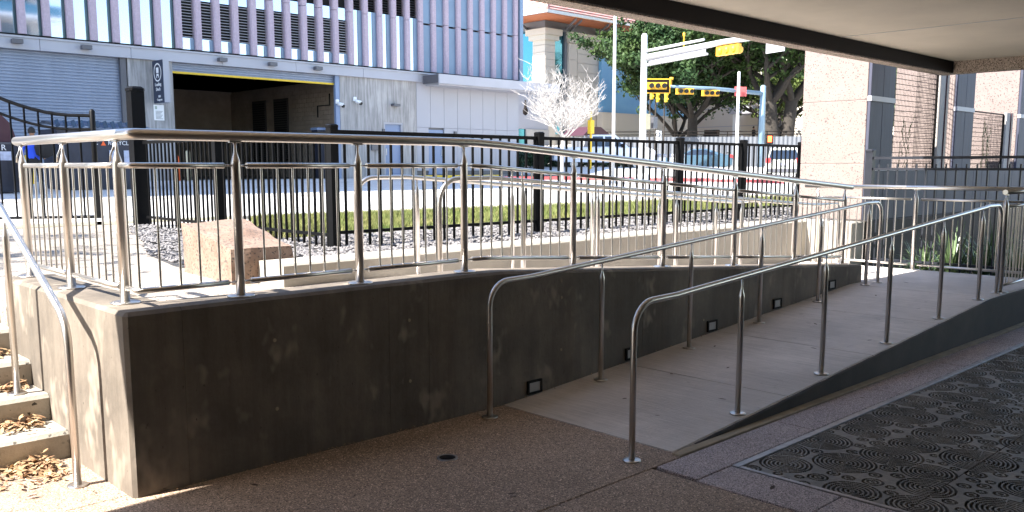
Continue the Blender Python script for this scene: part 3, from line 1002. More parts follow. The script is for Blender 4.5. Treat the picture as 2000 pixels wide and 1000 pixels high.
# upper ramp rails descend to the right
def uz(x): return 0.77 if x < 4.25 else max(0.382, 0.77 - (x - 4.25) * 0.0707)
for y, lab in ((4.98, 'stainless steel handrail of the upper ramp just behind the guard railing'), (6.03, 'stainless steel handrail of the upper ramp beside the low garden wall')):
    def top(x): return 1.62 - max(0, x - 4.6) * 0.0707
    x0, x1 = 4.1, 10.3
    p = [(x0, y, 0.77), (x0, y, 1.43)] + arc((x0 + 0.17, y, 1.44), 0.17, R_(180), R_(90), 7, (1, 0, 0)) + [(x0 + 0.5, y, 1.613)]
    p += [(9.6, y, top(9.6)), (9.8, y, top(9.6) - 0.006), (x1 - 0.1, y, top(9.6) - 0.006)]
    p += arc((x1 - 0.1, y, top(9.6) - 0.106), 0.1, R_(90), 0, 5, (1, 0, 0)) + [(x1, y, 0.382)]
    handrail('ramp_handrail', lab, p, [(x0, y, 0.77, None)] + [(x, y, uz(x), top(x) - 0.018) for x in ((4.95 if y < 5 else 4.72), 5.85, 6.99, 8.13, 9.27)] + [(x1, y, .382, None)])
# stair handrail
sx = 1.53
p = [(sx, 4.93, 0.0), (sx, 4.93, 0.72), (sx, 4.935, 0.80), (sx, 4.96, 0.87), (sx, 5.02, 0.935), (sx, 5.9, 1.405), (sx, 7.1, 2.05)]
handrail('stair_handrail', 'stainless steel stair handrail bending down to the floor at the foot of the steps', p, [(sx, 4.93, 0.0, None), (sx, 5.93, 0.32, 1.395)], 0.021, None)

# guard at the far edge of the landing, running along y at x = 11.62
fg = thing('guard_railing', 'sunlit stainless guard railing across the far end of the landing', 'railing', (11.62, 3.0, .38))
MB().tube([(11.62, 6.12, 1.435), (11.62, 2.6, 1.435)], 0.027, 14).build('top_rail', M['steel'], fg)
for y in (5.93, 4.60, 3.27):
    post(fg, 11.62, y, 0.383, 1.408, True, rz=R_(90))
for a, b in ((5.87, 4.66), (4.54, 3.33)):
    panel(fg, [(11.62, a, 1.285), (11.62, b, 1.285)], [(11.62, a, 0.45), (11.62, b, 0.45)])
ng = thing('guard_railing', 'stainless guard railing with vertical bars starting at the right edge of the landing', 'railing', (10.19, 3.115, .38))
MB().tube([(10.14, 3.115, 1.435), (11.9, 3.115, 1.435)], 0.027, 14).build('top_rail', M['steel'], ng)
post(ng, 10.2, 3.115, 0.383, 1.408, True)
post(ng, 11.45, 3.115, 0.383, 1.408, True)
panel(ng, [(10.26, 3.115, 1.285), (11.38, 3.115, 1.285)], [(10.26, 3.115, 0.45), (11.38, 3.115, 0.45)])

# ================================================================== BLACK FENCES
def picket_mesh(h, w=0.0125, m=None):
    return MB().box(-w, -w, 0, w, w, h).mesh('picket', m or M['black'])
def fence(name, label, P0, P1, zb, zt, posts, spacing, m, pw=0.012, postw=0.045, rails=None, post_h=None, group=None, cap=True):
    a, b = Vector((*P0, 0)), Vector((*P1, 0))
    L = (b - a).length
    d = (b - a).normalized()
    ang = math.atan2(d.y, d.x)
    t = thing(name, label, 'fence', (P0[0], P0[1], zb), group)
    n = Vector((-d.y, d.x, 0))
    for (dz, hh) in rails:
        c0 = a.lerp(b, 0.5)
        mb = MB().obox((c0.x, c0.y, dz), d * (L / 2), n * 0.019, Vector((0, 0, hh / 2)))
        mb.build('rail', m, t)
    pm = picket_mesh(zt - zb - 0.13, pw, m)
    k = 1
    while k * spacing < L:
        s = k * spacing
        if all(abs(s - q) > postw + 0.02 for q in posts):
            p = a + d * s
            place(pm, 'picket', (p.x, p.y, zb + 0.06), t, rz=ang)
        k += 1
    pmm = MB().box(-postw, -postw, 0, postw, postw, (post_h or (zt - zb)) + 0.03)
    pmm = pmm.mesh('fence_post', m)
    capm = MB().bbox(-postw - 0.008, -postw - 0.008, 0, postw + 0.008, postw + 0.008, 0.035, 0.014).mesh('post_cap', m)
    for q in posts:
        p = a + d * q
        o = place(pmm, 'fence_post', (p.x, p.y, zb - 0.05), t, rz=ang)
        if cap:
            place(capm, 'post_cap', (p.x, p.y, zb + (post_h or (zt - zb)) - 0.02), o)
    return t
fence('metal_fence', 'black metal picket fence between the gravel bed and the grass', (5.53, 8.57), (16.1, 8.57), 0.70, 2.15,
      [0, 3.29, 6.55, 8.45, 10.5], 0.16, M['black'], rails=[(2.08, 0.045), (0.96, 0.035)], postw=0.05)
fence('metal_fence', 'black metal picket fence running back from the gravel bed towards the gate', (5.53, 8.57), (5.53, 13.75), 0.70, 2.12,
      [2.78], 0.13, M['black'], rails=[(2.06, 0.045), (0.93, 0.035)], postw=0.05)
fence('metal_fence', 'charcoal metal fence with two top rails in front of the blue grey panel wall', (12.28, 5.52), (12.28, 0.6), 0.12, 1.80,
      [0.0], 0.127, M['greyfence'], rails=[(1.815, 0.035), (1.665, 0.03), (0.42, 0.03)], postw=0.05, post_h=1.80, pw=0.009)
bp_ = thing('gate_post', 'tall thick black steel post at the corner of the black fence', 'post', (5.5, 13.9, 0.7))
MB().box(5.40, 13.80, 0.6, 5.60, 14.0, 2.83).build('shaft', M['black'], bp_)
MB().bbox(5.385, 13.785, 2.832, 5.615, 14.015, 2.90, 0.03).build('cap', M['black'], bp_)
gt = thing('driveway_gate', 'black metal driveway gate with a sweeping curved top rail', 'gate', (5.45, 15.6, 0.75))
A, B = Vector((5.45, 15.6, 0)), Vector((1.5, 17.3, 0))
dG = (B - A).normalized()
def gtop(s): return 2.53 + 0.05 * s * 0 + 0.24 * max(0, s - 0.3) ** 1.8
LG = (B - A).length
def gp_(s, z):
    q = A + dG * s
    return (q.x, q.y, z)
ns = 24
MB().tube([gp_(LG * i / ns, gtop(LG * i / ns)) for i in range(ns + 1)], 0.028, 4).build('top_rail', M['black'], gt)
MB().tube([gp_(LG * i / ns, gtop(LG * i / ns) - 0.22 - 0.02 * (LG * i / ns)) for i in range(ns + 1)], 0.022, 4).build('second_rail', M['black'], gt)
MB().tube([gp_(0, 0.86), gp_(LG, 0.86)], 0.03, 4).build('bottom_rail', M['black'], gt)
k = 1
while k * 0.2 < LG:
    s = k * 0.2
    q = gp_(s, 0)
    MB().box(q[0] - 0.013, q[1] - 0.013, 0.86, q[0] + 0.013, q[1] + 0.013, gtop(s)).build('picket', M['black'], gt)
    k += 1
MB().lathe(5.45, 15.6, [(0.045, 0.7), (0.045, 2.60), (0.02, 2.64)], 12).build('gate_stile', M['black'], gt)

# ================================================================== STREET BUILDING
YB = 33.0
bd = thing('office_building', 'large street building with tall stone fins above a loading dock', 'building', (4, YB, 1.2))
BZ = 0.0
# core wall above
core = MB().box(-12, YB + 0.6, 5.5, 32.5, 58, 15)
core.build('upper_storey_core', M['darkint'], bd)
band = MB()
xb = [-12, 7.0, 9.95, 12.95, 16.4, 19.6, 22.9, 25.88]
for a, b in zip(xb, xb[1:]):
    MB().bbox(a + 0.006, YB - 0.12, 5.53, b - 0.006, YB + 0.2, 5.9, 0.006).build('band_panel', M['band'], bd)
MB().box(-12, YB - 0.16, 5.9, 32.6, YB + 0.6, 5.96).build('band_ledge', M['band'], bd)
MB().box(-12, YB - 0.1, 5.962, 32.5, YB + 0.6, 6.02).build('shadow_gap', M['black'], bd)
MB().box(25.88, YB - 0.05, 5.53, 32.58, YB + 0.2, 5.9).build('band_end', M['band'], bd)
# fins, two tiers with a joint
def fin_mesh(h):
    # trapezoid plan: splayed left side, square right side
    return MB().prism([(-0.12, 0.2), (-0.12, -0.06), (-0.08, -0.12), (0.12, -0.12), (0.12, 0.2)], 'z', 0, h).mesh('stone_fin', M['fin'])
FN = [(fin_mesh(2.17), 6.03), (fin_mesh(3.0), 8.22), (fin_mesh(3.0), 11.24)]
fx = [9.46 + 0.757 * k for k in range(-9, 31)]
for x in fx:
    for me_, z in FN:
        place(me_, 'stone_fin', (x, YB, z), bd)
gmes = {}
for k in range(len(fx) - 1):
    a, b = fx[k] + 0.122, fx[k + 1] - 0.122
    mid = fx[k] + 0.38
    pn = lambda z0, z1, m, nm, y=YB + 0.06: MB().box(a, y, z0, b, y + 0.03, z1).build(nm, M[m], bd)
    if mid < 14.7:
        pn(6.03, 8.9, 'glass', 'window')
        pn(8.93, 14, 'glass', 'window')
        MB().box(b - 0.09, YB + 0.02, 6.03, b - 0.001, YB + 0.058, 14).build('frame_or_shade_strip', M['revealshade'], bd)  # dark strip paints in the shaded reveal at the next fin
    elif mid < 22.4:
        pn(6.03, 6.46, 'glass', 'window')
        pn(7.86, 8.35, 'glass', 'window')
        pn(6.46, 7.86, 'void', 'louvre_backing', YB + 0.18)
        lv = MB()
        for q in range(13):
            z = 6.49 + q * 0.107
            lv.add([(a, YB + 0.05, z), (b, YB + 0.05, z), (b, YB + 0.15, z + 0.045), (a, YB + 0.15, z + 0.045), (a, YB + 0.05, z + 0.018), (b, YB + 0.05, z + 0.018)],
                   [(0, 1, 2, 3), (0, 4, 5, 1), (4, 3, 2, 5)])
        lv.build('louvre_slats', M['band'], bd, kind='stuff')
        pn(8.35, 14, 'void', 'louvre_backing', YB + 0.18)
        MB().box(b - 0.14, YB + 0.03, 6.03, b - 0.001, YB + 0.058, 6.45).build('frame_or_shade_strip', M['bluepanel'], bd)
    elif mid < 26.0:
        pn(6.03, 8.35, 'glass', 'window')
        MB().box(b - 0.2, YB + 0.03, 6.03, b - 0.001, YB + 0.058, 8.35).build('frame_or_shade_strip', M['bluepanel'], bd)
        pn(8.38, 14, 'void', 'louvre_backing', YB + 0.18)
        lv = MB()
        for q in range(20):
            z = 8.42 + q * 0.107
            lv.add([(a, YB + 0.05, z), (b, YB + 0.05, z), (b, YB + 0.15, z + 0.045), (a, YB + 0.15, z + 0.045)], [(0, 1, 2, 3)])
        lv.build('louvre_slats', M['louver'], bd, kind='stuff')
    else:
        pn(6.03, 8.12, 'bluepanel', 'infill_panel', YB + 0.02)
        pn(8.2, 14, 'bluepanel', 'infill_panel', YB + 0.02)
# right corner return
MB().box(32.35, YB - 0.2, 5.97, 32.57, YB + 0.6, 14.5).build('corner_fin', M['bluepanel'], bd)
MB().box(-12, YB - 0.2, 14.3, 32.6, 58, 15.2).build('parapet', M['band'], bd)
# ground storey
MB().box(-62, YB + 1.5, 0.5, -38, 58, 66).build('tower_block', M['band'], bd)
MB().box(12.85, YB, 0.9, 14.48, YB + 0.5, 5.53).build('concrete_pier', M['board'], bd)
MB().box(21.75, YB, 0.9, 24.02, YB + 0.5, 5.53).build('concrete_wall', M['board'], bd)
MB().box(24.02, YB, 3.66, 25.08, YB + 0.5, 5.53).build('concrete_wall', M['board'], bd)
MB().box(25.08, YB, 0.9, 25.86, YB + 0.5, 5.53).build('concrete_wall', M['board'], bd)
d1 = MB().box(24.1, YB + 0.12, 1.3, 25.0, YB + 0.18, 3.58).build('door', M['door'], bd)
MB().box(24.17, YB + 0.06, 2.2, 24.2, YB + 0.12, 2.5).build('handle', M['galv'], d1)
f1 = MB().box(24.021, YB + 0.02, 1.3, 24.1, YB + 0.2, 3.659).box(25.0, YB + 0.02, 1.3, 25.079, YB + 0.2, 3.659).box(24.1, YB + 0.02, 3.58, 25.0, YB + 0.2, 3.659)
f1.build('door_frame', M['band'], bd)
# grey metal panels and second door
xs = np.linspace(25.9, 32.5, 9)
for i, (a, b) in enumerate(zip(xs, xs[1:])):
    MB().bbox(a + 0.006, YB + 0.04, 3.5, b - 0.006, YB + 0.14, 5.53, 0.005).build('wall_panel', M['metalpanel'], bd)
    if i == 1 or i == 0:
        continue
    MB().bbox(a + 0.006, YB + 0.04, 1.5, b - 0.006, YB + 0.14, 3.49, 0.005).build('wall_panel', M['metalpanel'], bd)
MB().bbox(25.906, YB + 0.04, 1.5, 26.6, YB + 0.14, 3.49, 0.005).build('wall_panel', M['metalpanel'], bd)
d2 = MB().box(26.63, YB + 0.1, 1.32, 27.52, YB + 0.14, 3.40).build('door', M['door'], bd)
MB().box(27.40, YB + 0.05, 2.2, 27.43, YB + 0.1, 2.5).build('handle', M['galv'], d2)
MB().box(25.9, YB + 0.142, 0.9, 32.5, YB + 0.5, 5.53).build('panel_backing', M['louver'], bd)
MB().box(27.55, YB + 0.06, 1.2, 32.5, YB + 0.14, 1.49).build('plinth', M['louver'], bd)
# side wall of the building so that no daylight leaks in
MB().box(32.502, YB + 0.15, 0.8, 32.6, 58, 5.9).build('side_wall', M['metalpanel'], bd)
# closed rolling shutter
def shutter(name, x0, x1, z0, z1, p=0.105):
    mb = MB()
    n = int((z1 - z0) / p)
    prev = None
    vs, fs = [], []
    for i in range(n + 1):
        z = z1 - i * p
        for dz, dy in ((0.0, 0.0), (-0.018, -0.028), (-p * 0.6, -0.028), (-p * 0.85, 0.0)):
            vs += [(x0, YB + 0.2 + dy, max(z0, z + dz)), (x1, YB + 0.2 + dy, max(z0, z + dz))]
    for i in range(len(vs) // 2 - 1):
        fs.append((i * 2, i * 2 + 1, i * 2 + 3, i * 2 + 2))
    mb.add(vs, fs)
    return mb.build(name, M['shutter'], bd, kind='stuff')
shutter('shutter_slats', -6, 12.84, 1.0, 5.53)
shutter('shutter_slats', 14.5, 21.7, 5.22, 5.53, 0.09)
MB().box(14.5, YB + 0.14, 5.14, 21.7, YB + 0.2, 5.215).build('shutter_edge', M['yellow'], bd)
MB().box(21.55, YB + 0.02, 1.1, 21.748, YB + 0.16, 5.53).build('shutter_guide', M['door'], bd)
MB().box(12.6, YB + 0.02, 1.1, 12.8, YB + 0.16, 5.53).build('shutter_guide', M['louver'], bd)
MB().box(-12, YB, 0.9, -6, YB + 0.5, 5.53).build('concrete_wall', M['board'], bd)
# dock interior
inter = MB()
inter.box(14.0, 44, 0.9, 32, 44.3, 6)
inter.build('dock_back_wall', M['cmu'], bd)
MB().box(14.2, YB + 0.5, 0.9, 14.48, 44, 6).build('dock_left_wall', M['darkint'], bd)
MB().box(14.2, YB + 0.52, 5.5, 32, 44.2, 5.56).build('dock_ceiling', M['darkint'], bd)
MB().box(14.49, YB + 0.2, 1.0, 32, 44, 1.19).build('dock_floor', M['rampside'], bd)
for i in range(16):
    for j in range(20):
        pass
bw = MB()
for j in range(21):
    z = 1.2 + j * 0.2
    off = 0.2 if j % 2 else 0
    y = YB + 0.6 - off
    while y < 43.9:
        y0, y1 = max(y, YB + 0.52), min(y + 0.39, 43.95)
        if y1 - y0 > 0.05:
            bw.box(22.3, y0, z, 22.4, y1, z + 0.19)
        y += 0.4
bw.build('block_courses', M['cmu'], bd, kind='stuff')
MB().box(22.4, YB + 0.5, 0.9, 22.6, 44, 5.5).build('dock_right_wall', M['cmu'], bd)
for y0 in (38.2, 40.3):
    dd = MB().box(22.24, y0, 1.9, 22.30, y0 + 1.3, 4.9).build('louvred_door', M['darkint'], bd)
    lv = MB()
    for q in range(26):
        lv.box(22.2, y0 + 0.08, 2.0 + q * 0.108, 22.24, y0 + 1.22, 2.05 + q * 0.108)
    lv.build('slats', M['void'], dd, kind='stuff')
cd = MB().tube([(22.25, 34.6, 4.9), (22.25, 34.6, 4.4), (22.25, 35.6, 4.4), (22.25, 35.6, 3.9), (22.25, 34.2, 3.9)], 0.03, 6)
cd.build('conduit', M['void'], bd)
# canopy
cp = thing('entrance_canopy', 'flat grey metal canopy projecting over the pavement at the building corner', 'canopy', (26.2, 31.75, 5.4))
MB().bbox(26.2, 31.75, 5.42, 34.2, YB - 0.13, 5.84, 0.01).build('canopy_body', M['band'], cp)
MB().box(26.17, 31.8, 5.44, 26.198, YB - 0.13, 5.82).build('end_fascia', M['louver'], cp)
MB().box(26.3, 31.9, 5.36, 34.1, YB - 0.14, 5.418).build('soffit', M['metalpanel'], cp)
# downlights on band
for i, (x, z) in enumerate(((9.22, 5.75), (11.38, 5.75), (16.33, 5.73), (18.45, 5.73), (20.54, 5.72))):
    nm = ['far left above the closed shutter', 'second above the closed shutter', 'left end above the open dock', 'middle above the open dock', 'right end above the open dock'][i]
    t = thing('facade_light', 'small dark box light on the grey band, ' + nm, 'light', (x, YB - 0.12, z), 'box lights on the facade band')
    MB().bbox(x - 0.16, YB - 0.40, z - 0.07, x + 0.16, YB - 0.16, z + 0.07, 0.01).build('housing', M['louver'], t)
    MB().box(x - 0.05, YB - 0.16, z - 0.04, x + 0.05, YB - 0.121, z + 0.04).build('arm', M['black'], t)
t = thing('facade_light', 'small dark box light on the pale board marked concrete above the blue door', 'light', (24.6, YB, 4.43), 'box lights on the facade band')
MB().bbox(24.42, YB - 0.25, 4.37, 24.78, YB - 0.002, 4.48, 0.01).build('housing', M['louver'], t)
def camera_unit(x, y, z, lab):
    t = thing('security_camera', lab, 'camera', (x, y, z), 'security cameras by the dock')
    MB().bbox(x - 0.10, y - 0.08, z, x + 0.06, y, z + 0.18, 0.02).build('mount', M['white'], t)
    MB().tube([(x - 0.02, y - 0.1, z), (x + 0.12, y - 0.28, z - 0.06)], 0.075, 10).build('housing', M['white'], t)
    MB().lathe(x + 0.13, y - 0.26, [(0.05, z - 0.17), (0.08, z - 0.12), (0.08, z - 0.06)], 10).build('lens_dome', M['lensdark'], t)
camera_unit(22.5, YB, 4.5, 'white security camera on the pale concrete wall right of the dock opening')
camera_unit(21.6, YB, 4.35, 'white security camera at the right jamb inside the dock opening')
# conduit panel by the door
t = thing('wall_vent', 'dark arched hose cabinet on the concrete wall left of the first blue door', 'vent', (23.5, YB, 2.55))
MB().prism([(23.3, 2.4), (23.75, 2.4), (23.75, 2.85), (23.68, 3.0), (23.53, 3.07), (23.37, 3.0), (23.3, 2.85)], 'y', YB - 0.08, YB - 0.002).build('cover', M['louver'], t)
for x, lab in ((23.98, 'tiny grey keypad beside the first blue door'), (28.2, 'tiny grey keypad on the grey panels beside the second blue door')):
    t = thing('keypad', lab, 'keypad', (x, YB, 3.2))
    MB().bbox(x - 0.08, YB - 0.06, 3.12, x + 0.06, YB - 0.001 + (0.04 if x > 26 else 0), 3.36, 0.01).build('case', M['louver'], t)
# blade sign
sg = thing('blade_sign', 'dark navy blade sign reading Loading Dock with a truck symbol in a ring', 'sign', (13.75, YB - 0.02, 3.95))
MB().box(13.70, 32.0, 3.98, 13.92, 32.86, 5.46).build('sign_box', M['metalpanel'], sg)
MB().box(13.685, 31.99, 3.97, 13.699, 32.87, 5.47).build('sign_face', M['navy'], sg)
MB().box(13.75, 32.862, 5.1, 13.85, YB - 0.002, 5.2).box(13.75, 32.862, 4.3, 13.85, YB - 0.002, 4.4).build('bracket', M['black'], sg)
cy, cz = 32.44, 5.05
ring = MB()
vs, fs = [], []
for i in range(32):
    a = 2 * math.pi * i / 32
    for rr_ in (0.28, 0.325):
        vs.append((13.680, cy + rr_ * math.cos(a), cz + 1.0 * rr_ * math.sin(a)))
for i in range(32):
    j = (i + 1) % 32
    fs.append((2 * i, 2 * i + 1, 2 * j + 1, 2 * j))
ring.add(vs, fs).build('ring_mark', M['white'], sg)
tk = MB()
X0 = 13.676
tk.box(X0, cy - 0.10, cz - 0.02, X0 + 0.006, cy + 0.10, cz + 0.17)
tk.box(X0, cy - 0.085, cz - 0.12, X0 + 0.006, cy + 0.085, cz - 0.05)
tk.box(X0, cy - 0.10, cz - 0.19, X0 + 0.006, cy - 0.06, cz - 0.11)
tk.box(X0, cy + 0.06, cz - 0.19, X0 + 0.006, cy + 0.10, cz - 0.11)
tk.build('truck_symbol', M['white'], sg)
textobj('Loading\nDock', 0.17, M['white'], sg, (13.68, 32.44, 4.54), (0, -1, 0), (0, 0, 1))
textobj('1801\nCongress', 0.115, M['white'], sg, (13.68, 32.36, 4.14), (0, -1, 0), (0, 0, 1))
nt_ = thing('notice_board', 'white notice plate on the concrete pier under the loading dock sign', 'notice', (13.87, YB, 3.4))
MB().bbox(13.70, YB - 0.03, 3.38, 14.08, YB - 0.001, 3.94, 0.01).build('plate', M['white'], nt_)
MB().box(13.74, YB - 0.036, 3.78, 13.82, YB - 0.031, 3.89).build('green_mark', M['clothgreen'], nt_)
nl = MB()
for q in range(7):
    nl.box(13.76, YB - 0.036, 3.70 - q * 0.045, 14.02 - (q % 3) * 0.03, YB - 0.031, 3.715 - q * 0.045)
nl.build('print_lines', M['louver'], nt_)
# yellow kerb and pavement along the building
struct('yellow_kerb', MB().bbox(23.3, 31.6, 0.9, 29.9, 31.8, 1.30, 0.02), M['yellow'])
struct('pavement', MB().box(22.6, 31.801, 0.9, 30.6, YB, 1.29), M['walk'])
# bollards
t = thing('bollard', 'orange bollard at the left corner of the open dock', 'bollard', (14.33, 32.7, 1.15))
MB().lathe(14.33, 32.6, [(0.07, 1.1), (0.06, 2.05), (0.02, 2.1)], 12).build('shaft', M['orange'], t)
t = thing('bollard', 'beige bollard standing in front of the open dock', 'bollard', (14.7, 32.3, 1.15))
MB().lathe(14.68, 32.5, [(0.09, 1.1), (0.09, 2.22), (0.05, 2.28)], 12).build('shaft', M['beige'], t)
t = thing('trash_bin', 'black bin with a blue lid inside the dock by the right jamb', 'bin', (20.9, 33.8, 1.19))
MB().prism([(21.1, 1.19), (21.5, 1.19), (21.56, 3.25), (21.04, 3.25)], 'y', 33.7, 34.2).build('bin_body', M['bin'], t)
MB().bbox(21.0, 33.65, 3.252, 21.6, 34.25, 3.36, 0.03).build('lid', M['door'], t)

# ------------------------------------------------------------------ containers and person at left, behind the gate
def ground_at(x, y):
    return gg(x, y) - 0.03
t = thing('waste_container', 'dark waste container with notices at the left edge behind the gate', 'container', (6.0, 25.6, 1.0))
MB().prism([(3.2, 1.05), (6.85, 1.05), (6.95, 2.25), (3.2, 2.25)], 'y', 25.0, 27.0).build('lower_body', M['bin'], t)
MB().prism([(3.2, 2.3), (6.5, 2.3), (6.9, 2.3), (6.78, 2.75), (6.55, 3.0), (3.2, 3.05)], 'y', 25.05, 26.9).build('upper_body', M['maroon'], t)
MB().box(3.2, 24.97, 2.25, 6.95, 27.0, 2.298).build('trim', M['louver'], t)
MB().box(6.0, 24.985, 1.85, 6.72, 24.998, 2.07).build('notice', M['paper'], t)
MB().box(6.0, 24.985, 1.3, 6.35, 24.998, 1.8).build('notice', M['paper'], t)
textobj('RAYON', 0.2, M['white'], t, (6.5, 24.96, 2.16), (1, 0, 0), (0, 0, 1)) if 0 else textobj('R', 0.2, M['white'], t, (6.55, 24.96, 2.16), (1, 0, 0), (0, 0, 1))
t = thing('waste_container', 'dark recycling container with a crumpled blue lid behind the gate', 'container', (9.3, 26.5, 1.0))
MB().prism([(8.3, 1.05), (10.5, 1.05), (10.65, 2.72), (8.2, 2.72)], 'y', 26.2, 27.6).build('bin_body', M['bin'], t)
lidm = MB()
import mathutils
nx, ny = 22, 8
vs = []
for i in range(nx + 1):
    for j in range(ny + 1):
        x, y = 8.15 + 2.55 * i / nx, 26.1 + 1.5 * j / ny
        vs.append((x, y, 2.78 + 0.18 * math.sin(j / ny * 2.6) + 0.05 * mathutils.noise.noise(Vector((x * 5, y * 3, 0)))))
fs = [(i * (ny + 1) + j, (i + 1) * (ny + 1) + j, (i + 1) * (ny + 1) + j + 1, i * (ny + 1) + j + 1) for i in range(nx) for j in range(ny)]
lidm.add(vs, fs)
for i in range(12):
    x = 8.2 + i * 0.21
    lidm.obox((x, 26.12, 2.86), (0.05, 0, 0.02), (0, 0.01, 0), (-0.03, 0, 0.09))
lidm.build('lid', M['lid'], t)
textobj('C', 0.16, M['white'], t, (9.2, 26.17, 2.35), (1, 0, 0), (0, 0, 1))
textobj('RECYCLE', 0.16, M['white'], t, (9.85, 26.17, 2.35), (1, 0, 0), (0, 0, 1))
MB().prism([(9.33, 2.28), (9.47, 2.28), (9.40, 2.41)], 'y', 26.17, 26.19).build('orange_triangle', M['orange'], t)
for a in (9.55, 9.95, 10.25):
    MB().box(a, 26.16, 1.75, a + 0.22, 26.19, 2.15).build('notice', M['paper'], t)
t = thing('wet_floor_sign', 'small yellow folding sign on the street between the containers', 'sign', (7.2, 24.7, 1.0))
MB().obox((7.02, 24.7, 1.62), (0.1, 0, 0), (0, 0.02, 0.0), (0, 0.05, 0.36)).obox((7.02, 24.84, 1.62), (0.1, 0, 0), (0, 0.02, 0), (0, -0.05, 0.36)).build('boards', M['yellow'], t)

def person(label, x, y, z, h, rz, shirt, pants, hair='hair', extra=None, arm=0.25):
    """standing adult: one continuous skinned body, head with face, hair, clothes"""
    t = thing('person', label, 'person', (x, y, z))
    k = h / 1.75
    J = {'pel': (0, 0, .95), 'spine': (0, 0, 1.15), 'chest': (0, 0.01, 1.36), 'neck': (0, 0, 1.49), 'head0': (0, -0.01, 1.56),
         'shL': (0.17, 0, 1.42), 'elL': (0.24, 0.03, 1.14), 'wrL': (0.25, -0.08, 0.90), 'haL': (0.25, -0.11, 0.82),
         'shR': (-0.17, 0, 1.42), 'elR': (-0.26, 0.0, 1.15), 'wrR': (-0.2, -0.2, 1.0), 'haR': (-0.17, -0.27, 0.98),
         'hipL': (0.09, 0, .9), 'knL': (0.1, -0.02, .5), 'anL': (0.1, 0.03, .09), 'toL': (0.11, -0.13, .04),
         'hipR': (-0.09, 0, .9), 'knR': (-0.11, -0.08, .5), 'anR': (-0.12, 0.0, .09), 'toR': (-0.13, -0.16, .04)}
    Rr = {'pel': .13, 'spine': .125, 'chest': .15, 'neck': .055, 'head0': .06, 'shL': .07, 'elL': .042, 'wrL': .03, 'haL': .035, 'hipL': .09, 'knL': .058, 'anL': .042, 'toL': .04}
    E = [('pel', 'spine'), ('spine', 'chest'), ('chest', 'neck'), ('neck', 'head0'), ('chest', 'shL'), ('shL', 'elL'), ('elL', 'wrL'), ('wrL', 'haL'),
         ('chest', 'shR'), ('shR', 'elR'), ('elR', 'wrR'), ('wrR', 'haR'), ('pel', 'hipL'), ('hipL', 'knL'), ('knL', 'anL'), ('anL', 'toL'),
         ('pel', 'hipR'), ('hipR', 'knR'), ('knR', 'anR'), ('anR', 'toR')]
    names = list(J)
    ca, sa = math.cos(rz), math.sin(rz)
    def T(p):
        return (k * (p[0] * ca - p[1] * sa), k * (p[0] * sa + p[1] * ca), k * p[2])
    me = bpy.data.meshes.new('body')
    me.from_pydata([T(J[n]) for n in names], [(names.index(a), names.index(b)) for a, b in E], [])
    o = bpy.data.objects.new('body', me)
    COL.objects.link(o)
    mo = o.modifiers.new('s', 'SKIN')
    sv = me.skin_vertices[0].data
    for i, n_ in enumerate(names):
        r = Rr.get(n_, Rr.get(n_.replace('R', 'L'), .05)) * k
        sv[i].radius = (r, r * (0.75 if n_ in ('chest', 'spine', 'pel') else 1))
        sv[i].use_root = (n_ == 'pel')
    ms = o.modifiers.new('u', 'SUBSURF')
    ms.levels = ms.render_levels = 1
    bpy.context.view_layer.update()
    dg = bpy.context.evaluated_depsgraph_get()
    m2 = bpy.data.meshes.new_from_object(o.evaluated_get(dg))
    bpy.data.objects.remove(o)
    m2.materials.clear()
    for mm in (M['skin'], M[shirt], M[pants], M['clothblack']):
        m2.materials.append(mm)
    for p in m2.polygons:
        p.use_smooth = True
        zc = p.center.z / k
        rad = math.hypot(p.center.x, p.center.y) / k
        p.material_index = 0
        if zc < 0.09:
            p.material_index = 3
        elif zc < 0.98 and rad < 0.2:
            p.material_index = 2
        elif zc < 1.47 and not (zc < 1.0 and rad > 0.2):
            p.material_index = 1
    b = bpy.data.objects.new('body', m2)
    COL.objects.link(b)
    b.parent = t
    WB[b.name] = (x, y, z)
    # head
    hd = MB()
    n1, n2 = 12, 14
    vs, fs = [], []
    for i in range(n1 + 1):
        a = math.pi * i / n1
        for j in range(n2):
            q = 2 * math.pi * j / n2
            px, py, pz = math.sin(a) * math.cos(q) * .078, math.sin(a) * math.sin(q) * .096, math.cos(a) * .118
            if pz < -0.03:
                px *= 0.82
            if py < -0.085 and abs(pz + 0.01) < 0.03:
                py -= 0.022           # nose
            if py < -0.07 and abs(pz - 0.03) < 0.02:
                py += 0.008           # eye sockets
            vs.append(tuple(Vector(T((px, py, pz + 1.635))) + Vector((x, y, z))))
    for i in range(n1):
        for j in range(n2):
            jj = (j + 1) % n2
            fs.append((i * n2 + j, (i + 1) * n2 + j, (i + 1) * n2 + jj, i * n2 + jj))
    hd.add(vs, fs, True).build('head', M['skin'], t)
    hr = MB()
    vs, fs = [], []
    for i in range(8):
        a = math.pi * i / 12
        for j in range(n2):
            q = 2 * math.pi * j / n2
            px, py, pz = math.sin(a) * math.cos(q) * .09, math.sin(a) * math.sin(q) * .107 + .012, math.cos(a) * .13
            if math.sin(q) < -0.3 and i > 4:
                py += 0.07
            vs.append(tuple(Vector(T((px, py, pz + 1.64))) + Vector((x, y, z))))
    for i in range(7):
        for j in range(n2):
            jj = (j + 1) % n2
            fs.append((i * n2 + j, (i + 1) * n2 + j, (i + 1) * n2 + jj, i * n2 + jj))
    hr.add(vs, fs, True).build('hair', M[hair], t)
    return t
pp = person('dark haired person in a bright blue top with a dark round backpack behind the gate', 7.0, 24.2, 0.93, 1.72, R_(150), 'clothblue', 'clothblack')
